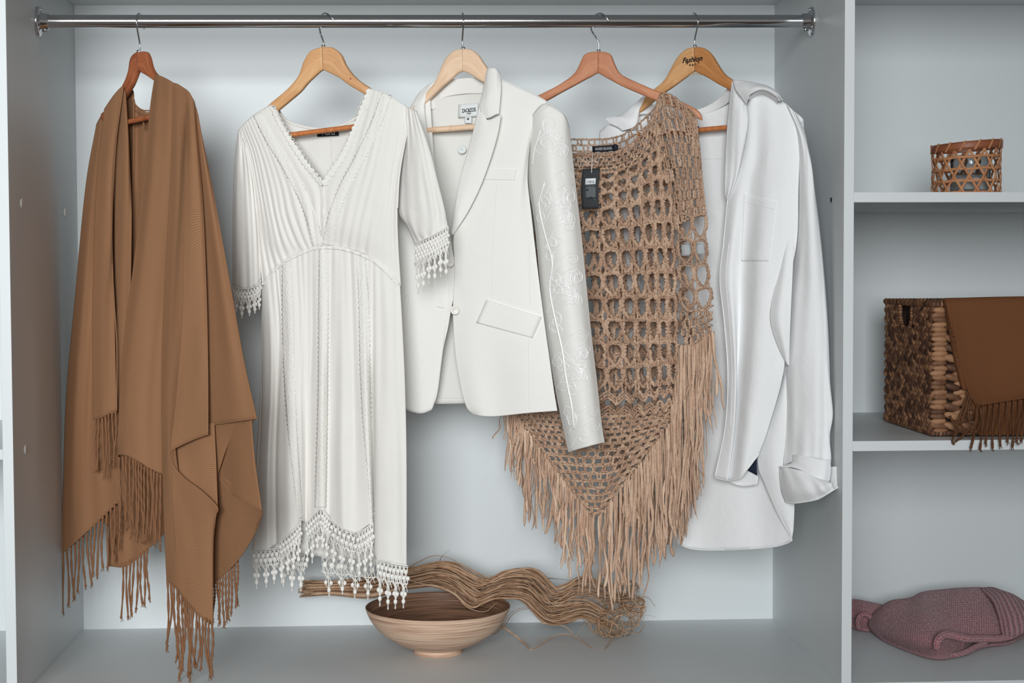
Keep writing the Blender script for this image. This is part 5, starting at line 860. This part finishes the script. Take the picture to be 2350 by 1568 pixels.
def plait(b, org, du, length, rows, rh, sp, L, r, normal, sk=None, slant=.55):
    du = np.array(du, float); nm = np.array(normal, float); up = np.array([0, 0, 1.0])
    for k in range(rows):
        n = int(length/sp)
        for i in range(n+1):
            for s in (-1, 1):
                u_ = i*sp+(.5*sp if s > 0 else 0)+gb.normal(0, .0012); z_ = (k+.5+.24*s)*rh+gb.normal(0, .0006)
                if u_ < 0.004 or u_ > length-.002 or (sk and sk(u_, z_)): continue
                d1 = du*math.cos(slant)+up*math.sin(slant)*s*-1; d1 /= np.linalg.norm(d1); d2 = np.cross(nm, d1); q = gb.uniform(.9, 1.1)
                b.ell(np.array(org)+du*u_+up*z_+nm*gb.uniform(-.001, .001), [d1*L*q, d2*r*q, nm*.0052], 10, 7)
b = MB(); plait(b, (BX0, BY0, BZ0+.006), (0, 1, 0), BY1-BY0, 13, .0176, .0185, .0132, .0064, (-1, 0, 0), lambda u, z: HY0-.006 < u+BY0 < HY1+.006 and z+BZ0+.006 > HZ-.004); b.build('side_weave', M_WK, bas)
b = MB(); plait(b, (BX0+.022, BY0, BZ0+.006), (1, 0, 0), BX1-BX0-.02, 13, .0176, .030, .0185, .0072, (0, -1, 0), None, .26); b.build('front_weave', M_WKL, bas)
b = MB(); plait(b, (BX0, BY1, BZ0+.006), (1, 0, 0), BX1-BX0, 15, .0152, .0170, .0105, .0048, (0, 1, 0)); b.build('back_weave', M_WK, bas)
b = MB()
for k in range(13):
    for s in (-1, 1): b.ell((BX0+.0115+gb.normal(0, .001), BY0+.001, BZ0+.006+(k+.5+.25*s)*.0176), [(.0155, 0, 0), (0, .0052, 0), (-.002*s, 0, .0060)], 12, 8)
b.build('corner_weave', M_WKL, bas)
def wrapped(b, P, r, sp=.007):
    P = cr(np.array(P, float), 60); b.tube(P, r*.85, 8); L = np.concatenate([[0], np.cumsum(np.linalg.norm(np.diff(P, axis=0), axis=1))])
    for s in np.arange(0, L[-1], sp):
        c = np.array([np.interp(s, L, P[:, i]) for i in range(3)]); c2 = np.array([np.interp(min(s+.001, L[-1]), L, P[:, i]) for i in range(3)]); t = c2-c; t /= np.linalg.norm(t)+1e-9; a = np.cross(t, [.3, .2, .9]); a /= np.linalg.norm(a); e_ = np.cross(t, a)
        b.ell(c, [t*sp*.62, a*r, e_*r], 8, 5)
for z in (BZ1, BZ0+.0065):
    b = MB(); r = .0062 if z == BZ1 else .0055; wrapped(b, [(BX0, BY1, z), (BX0, BY0, z)], r); wrapped(b, [(BX0, BY0, z), (BX1, BY0, z)], r); wrapped(b, [(BX0, BY1, z), (BX1, BY1, z)], r)
    b.build('rim' if z == BZ1 else 'base_rim', M_WK, bas)
b = MB(); wrapped(b, [(BX0-.002, HY0, BZ1-.006), (BX0-.002, HY0+.002, HZ+.018), (BX0-.002, HY0+.016, HZ+.002), (BX0-.002, (HY0+HY1)/2, HZ-.004), (BX0-.002, HY1-.016, HZ+.002), (BX0-.002, HY1-.002, HZ+.018), (BX0-.002, HY1, BZ1-.006)], .0046, .006); b.build('handle', M_WK, bas)
# ================================================================== brown scarf on the basket
M_SC = twill('chestnut_twill', sr(122, 80, 52), sr(98, 63, 42), period=.0010, depth=.0003, ang=.75); M_SCY = mat('chestnut_yarn', sr(98, 66, 47), .95, spec=.08)
sc = thing('scarf', 'chestnut brown scarf with fringe draped over the wicker basket', 'scarf', (1.70, .05, .68))
sheet('front_layer', PW, [[(2170, 700, .12), (2172, 686, .064), (2178, 700, .047), (2190, 770, .044), (2205, 850, .043), (2222, 900, .042), (2240, 931, .040)], [(2215, 700, .12), (2217, 685, .062), (2219, 700, .044), (2225, 770, .040), (2238, 850, .038), (2252, 900, .036), (2264, 929, .034)], [(2290, 700, .12), (2290, 683, .062), (2290, 700, .044), (2292, 770, .043), (2296, 850, .040), (2300, 900, .038), (2304, 922, .036)], [(2420, 700, .12), (2420, 681, .062), (2420, 700, .046), (2420, 770, .044), (2420, 850, .042), (2420, 890, .042), (2420, 905, .040)]], M_SC, sc, 60, 70, wrinkle(120, 1.3, .0008), thick=.003)
sheet('folded_edge', PW, [[(2164, 704, .12), (2165, 688, .066), (2168, 700, .055), (2180, 770, .054), (2192, 830, .052), (2208, 893, .050)], [(2172, 704, .12), (2173, 686, .062), (2176, 700, .046), (2188, 770, .046), (2200, 830, .044), (2214, 895, .044)], [(2182, 704, .12), (2184, 686, .066), (2188, 700, .054), (2200, 770, .054), (2214, 830, .052), (2224, 897, .050)]], M_SC, sc, 20, 60, thick=.003)
sheet('rear_layer', PW, [[(2225, 900, .052), (2235, 960, .052), (2245, 1000, .052)], [(2300, 900, .052), (2300, 960, .052), (2300, 1002, .052)], [(2420, 900, .052), (2420, 960, .052), (2420, 1002, .052)]], M_SC, sc, 20, 16)
b = MB(); gs_ = np.random.default_rng(2)
for i in range(70):
    t = i/69; c = W(2170+t*52+.5*math.sin(i), 700+t*195, .0435); q = c+np.array([-.0045+gs_.normal(0, .001), -.003, gs_.normal(0, .0015)]); b.tube([c, q], .0004, 4)
b.build('eyelash_edge', M_SCY, sc)
for i, x in enumerate([2244, 2256, 2270, 2283, 2297, 2312, 2326, 2339, 2352, 2366, 2380]):
    y0 = 930-.12*(x-2240); Ln = 100+7*math.sin(i*2.3); n = 24; t = np.linspace(0, 1, n); px = x-4*t+4*np.sin(t*3+i)*t-(12*t if i < 1 else 0); py = y0-3+Ln*t
    b = MB(); Y = .038-.052*np.clip(t*1.15, 0, 1)**1.3; P = W(px, py, Y); b.tube(P, .0021, 8, twist=100, lobes=2, lob=.28); b.ell(P[-1], [(.0026, 0, 0), (0, .0026, 0), (0, 0, .0034)], 8, 5)
    for k in range(3): q = P[-1]+np.array([gs_.uniform(-.004, .004), -.001, -gs_.uniform(.005, .009)]); b.tube([P[-1], (P[-1]+q)/2, q], .0006, 4)
    b.build('tassel', M_SCY, sc)
for P in ([(2222, 896, .046), (2212, 930, .040), (2202, 960, .030), (2196, 985, .02), (2186, 1010, -.006), (2190, 1021, -.010)], [(2226, 900, .044), (2216, 940, .036), (2206, 970, .03), (2214, 990, .018), (2230, 996, .012), (2238, 980, .02), (2244, 945, .032)], [(2230, 905, .044), (2222, 945, .034), (2226, 980, .02), (2210, 1000, .004), (2192, 1014, -.008)], [(2180, 955, .046), (2190, 975, .036), (2204, 990, .026), (2222, 997, .014), (2240, 990, .014), (2252, 965, .026), (2250, 935, .034)]):
    A = cr(np.array(P, float), 34); b = MB(); b.tube(W(A[:, 0], A[:, 1], A[:, 2]), .0020, 8, twist=100, lobes=2, lob=.28); b.build('tassel', M_SCY, sc)
# ================================================================== woven candle holder
M_CN = islands('split_cane', [sr(140, 86, 56), sr(176, 118, 80), sr(196, 142, 100)], .5, .35, 120, .0003); M_CNR = wood('cane_rim', sr(150, 90, 58), sr(120, 66, 42))
cc = np.array([1.7202, .152, S1]); CR = .0622; can = thing('candle_holder', 'small open hexagonal-weave cane candle holder on the upper right shelf', 'candle holder', tuple(cc))
def tilt(a): return 1.0+.055*math.cos(a)
def cane(b, A, Z, r, hw=.0024, th=.0005):
    V = []; Z = np.broadcast_to(Z, A.shape); R_ = np.broadcast_to(r, A.shape)
    for a, z, r in zip(A, Z, R_):
        k = tilt(a); V.append([(cc[0]+(r+o)*math.cos(a), cc[1]+(r+o)*math.sin(a), cc[2]+z*k) for o in (-th, th)])
    V = np.array(V); P = V.mean(1); T = np.gradient(P, axis=0); T /= np.linalg.norm(T, axis=1)[:, None]; N = np.stack([np.cos(A), np.sin(A), np.zeros(len(A))], -1); S_ = np.cross(T, N)
    G = np.stack([P+N*th*s1+S_*hw*s2 for s1, s2 in ((-1, -1), (1, -1), (1, 1), (-1, 1))], 1); b.grid(G, True)
H = .090
for i, z in enumerate([.004, .026, .048, .070]): b = MB(); A = np.linspace(0, 2*np.pi, 73); cane(b, A, z+.0006*np.sin(A*8), CR+.0004*np.sin(A*14)); b.build('ring_cane', M_CN, can)
for s in (1, -1):
    b = MB()
    for i in range(14):
        t = np.linspace(0, 1, 16); a0 = i/14*2*np.pi+(.1 if s > 0 else .32); cane(b, a0+s*t*.86, t*H, CR+.0012*s*np.sin(t*12+i))
    b.build('diagonal_canes', M_CN, can)
b = MB(); A = np.linspace(0, 2*np.pi, 97)[:-1]
G = np.array([[(cc[0]+r*math.cos(a), cc[1]+r*math.sin(a), cc[2]+z*tilt(a)) for a in A] for r, z in ((CR-.002, .084), (CR+.0018, .0835), (CR+.0026, .088), (CR+.0024, .0955), (CR+.001, .0985), (CR-.002, .0975), (CR-.002, .084))]); b.grid(G, True, uv=np.stack([np.broadcast_to(A*CR, G.shape[:2]), np.broadcast_to(np.linspace(0, .02, 7)[:, None], G.shape[:2])], -1)); rim_ = b.build('rim', M_CNR, can)
b = MB()
for i in range(15):
    a0 = i/15*2*np.pi; t = np.linspace(0, 1, 9); 
    for o_ in (0, .03): A = a0+o_+t*.16; cane(b, A, .082+t*.0175, CR+.0032, .0011, .0004)
b.build('rim_lashing', M_CN, rim_)
M_GL = mat('clear_glass', (.95, .97, .97), .02, spec=.5); M_GL.node_tree.nodes['Principled BSDF'].inputs['Transmission Weight'].default_value = 1.0; M_GL.node_tree.nodes['Principled BSDF'].inputs['IOR'].default_value = 1.45
jar = thing('glass_votive', 'clear glass votive cup standing inside the woven cane holder', 'glass cup', (cc[0]+.008, cc[1], cc[2]+.001)); jc = np.array([cc[0]+.008, cc[1], cc[2]+.0012])
b = MB(); b.grid(lathe([(.0005, 0), (.034, 0), (.0365, .002), (.037, .06), (.0376, .0715), (.0368, .0725), (.0358, .0715), (.0345, .012), (.030, .009), (.0005, .009)], jc, 64), True); b.build('cup', M_GL, jar)
b = MB(); b.grid(lathe([(.0005, .0095), (.033, .0095), (.0335, .012), (.0335, .030), (.032, .031), (.0005, .0305)], jc, 48), True); b.build('wax', mat('white_wax', (.62, .60, .60), .4), jar); b = MB(); b.tube([jc+[0, 0, .030], jc+[.0006, 0, .037]], .0007, 6); b.build('wick', M_INK, jar)
# ================================================================== pink jumper
def knit(name, c1, c2, c3, su, sv, depth, rib=False):
    m = mat(name, c1, .95, spec=.08); nt = NT(m); nt.b.inputs['Sheen Weight'].default_value = .3; tc = nt.n('ShaderNodeTexCoord')
    w1 = nt.n('ShaderNodeTexWave', i_Scale=su, i_Distortion=.8, i_Detail=1.0); w1.bands_direction = 'X'; nt.l(tc.outputs['UV'], w1.inputs[0]); w2 = nt.n('ShaderNodeTexWave', i_Scale=sv, i_Distortion=.8, i_Detail=1.0); w2.bands_direction = 'Y'; nt.l(tc.outputs['UV'], w2.inputs[0])
    a = nt.n('ShaderNodeMath', operation='MULTIPLY'); nt.l(w1.outputs['Fac'], a.inputs[0])
    if rib: a.inputs[1].default_value = 1.0
    else: nt.l(w2.outputs['Fac'], a.inputs[1])
    n = nt.n('ShaderNodeTexNoise', i_Scale=330.0, i_Detail=2.0); nt.l(tc.outputs['UV'], n.inputs[0]); c = nt.n('ShaderNodeMath', operation='MULTIPLY_ADD'); nt.l(a.outputs[0], c.inputs[0]); c.inputs[1].default_value = .45; nt.l(n.outputs[0], c.inputs[2])
    nt.l(ramp(nt, c.outputs[0], [(.38, c3), (.6, c1), (.9, c2)]), nt.b.inputs['Base Color']); bump(nt, c.outputs[0], depth); return m
M_KN = knit('heather_pink_knit', sr(170, 116, 122), sr(200, 152, 156), sr(120, 68, 76), 55.0, 72.0, .0035); M_RB = knit('heather_pink_rib', sr(158, 104, 112), sr(190, 140, 146), sr(98, 54, 64), 26.0, 60.0, .006, True)
jum = thing('jumper', 'folded heather pink knitted jumper on the bottom right shelf', 'jumper', (1.70, .25, S3))
def yz(x, y, z=S3+.004): return float(WZ(x, y, z)[1])
def jr(bot, pts): x, y = bot; return [(x+1, y-3, yz(x, y)+.05), (x, y, yz(x, y))]+pts
sheet('body', PW, [jr((2000, 1448), [(1994, 1436, .40), (1996, 1424, .405), (2004, 1410, .415), (2018, 1397, .43), (2020, 1402, .46)]), jr((2030, 1470), [(2024, 1455, .345), (2024, 1436, .35), (2032, 1408, .375), (2044, 1381, .42), (2048, 1390, .46)]), jr((2080, 1492), [(2074, 1474, .262), (2074, 1450, .27), (2080, 1415, .32), (2088, 1375, .41), (2090, 1384, .46)]),
      jr((2130, 1509), [(2124, 1490, .20), (2124, 1462, .215), (2120, 1412, .29), (2118, 1362, .42), (2120, 1375, .47)]), jr((2168, 1512), [(2164, 1492, .175), (2166, 1464, .21), (2164, 1410, .30), (2165, 1356, .42), (2166, 1372, .47)]), jr((2215, 1499), [(2212, 1484, .215), (2212, 1462, .235), (2210, 1405, .31), (2210, 1352, .42), (2210, 1370, .47)]),
      jr((2262, 1484), [(2260, 1474, .26), (2262, 1458, .262), (2262, 1405, .32), (2258, 1352, .42), (2258, 1370, .47)]), jr((2310, 1478), [(2308, 1466, .285), (2308, 1450, .29), (2302, 1405, .34), (2290, 1362, .42), (2290, 1378, .47)]), jr((2350, 1462), [(2348, 1450, .33), (2344, 1436, .335), (2332, 1405, .36), (2318, 1376, .42), (2318, 1388, .47)])], M_KN, jum, 130, 70, addf(wrinkle(131, 3, .007), folds(132, 2, .005)), thick=.004)
RT = [(2148, 1492, .165), (2152, 1470, .170), (2166, 1458, .185), (2186, 1459, .195), (2215, 1466, .20), (2250, 1466, .225), (2290, 1466, .25), (2320, 1460, .27), (2345, 1448, .30), (2356, 1446, .31)]
b = MB(); A = cr(np.array(RT, float), 70); b.tube(W(A[:, 0], A[:, 1], A[:, 2]+.006), np.interp(np.linspace(0, 1, 70), [0, .15, .4, 1], [.006, .0078, .0078, .006]), 16); b.build('rolled_edge', M_KN, jum)
b = MB(); A = cr(np.array([(2150, 1494, .17), (2160, 1508, .168), (2185, 1507, .17), (2215, 1498, .19), (2240, 1484, .22), (2262, 1476, .24)], float), 50); b.tube(W(A[:, 0], A[:, 1], A[:, 2]), np.interp(np.linspace(0, 1, 50), [0, .3, 1], [.006, .0075, .005]), 14); b.build('rolled_edge', M_KN, jum)
sheet('curl_inside', PW, [[(2160, 1490, .19), (2168, 1478, .20), (2180, 1470, .21)], [(2180, 1496, .195), (2186, 1484, .22), (2194, 1474, .22)], [(2210, 1490, .20), (2212, 1482, .21), (2214, 1474, .215)]], M_KN, jum, 16, 10)
sheet('ribbed_hem', PW, [[(2300, 1462, .262), (2296, 1446, .275), (2290, 1415, .300), (2276, 1380, .345), (2250, 1354, .405)], [(2316, 1462, .262), (2314, 1440, .275), (2306, 1408, .305), (2290, 1372, .355), (2266, 1350, .41)], [(2340, 1456, .275), (2338, 1432, .285), (2328, 1400, .315), (2308, 1366, .365), (2284, 1352, .415)], [(2362, 1446, .29), (2360, 1424, .30), (2346, 1396, .33), (2326, 1368, .38), (2302, 1360, .42)], [(2390, 1440, .31), (2384, 1420, .32), (2366, 1396, .345), (2340, 1376, .39), (2316, 1368, .43)]], M_RB, jum, 60, 60, wrinkle(134, 1.5, .002), thick=.005)
for o_ in (jum.children[-1],):
    uv = o_.data.uv_layers[0].data
    for q in uv: q.uv = (q.uv[1], q.uv[0])
sheet('sleeve', PW, [jr((1900, 1425), [(1900, 1412, .49), (1900, 1395, .49), (1900, 1380, .50), (1900, 1384, .54)]), jr((1955, 1440), [(1953, 1424, .445), (1954, 1400, .45), (1956, 1378, .47), (1956, 1384, .52)]), jr((1985, 1447), [(1983, 1430, .42), (1984, 1405, .425), (1986, 1382, .46), (1986, 1390, .51)]), jr((2030, 1446), [(2030, 1430, .42), (2032, 1408, .43), (2034, 1392, .46), (2034, 1398, .51)])], M_KN, jum, 60, 50, wrinkle(135, 2, .004), thick=.004)
b = MB(); A = cr(np.array([(1972, 1446, .415), (1968, 1428, .405), (1974, 1414, .40), (1988, 1410, .40), (1998, 1418, .40)], float), 40); b.tube(W(A[:, 0], A[:, 1], A[:, 2]), .0048, 12); b.build('cuff_roll', M_KN, jum)
# let the soft things rest on, not in, their shelves
for o in jum.children:
    for v in o.data.vertices: v.co.z = max(v.co.z, S3+.0035-jum.location.z)
for o in sc.children:
    for v in o.data.vertices:
        if v.co.z+sc.location.z < S2+.0025 and v.co.y+sc.location.y > -.0045: 
            if o.name.startswith('tassel'): v.co.y = -.0045-sc.location.y+.2*min(0, v.co.y+sc.location.y)
            else: v.co.z = S2+.0025-sc.location.z
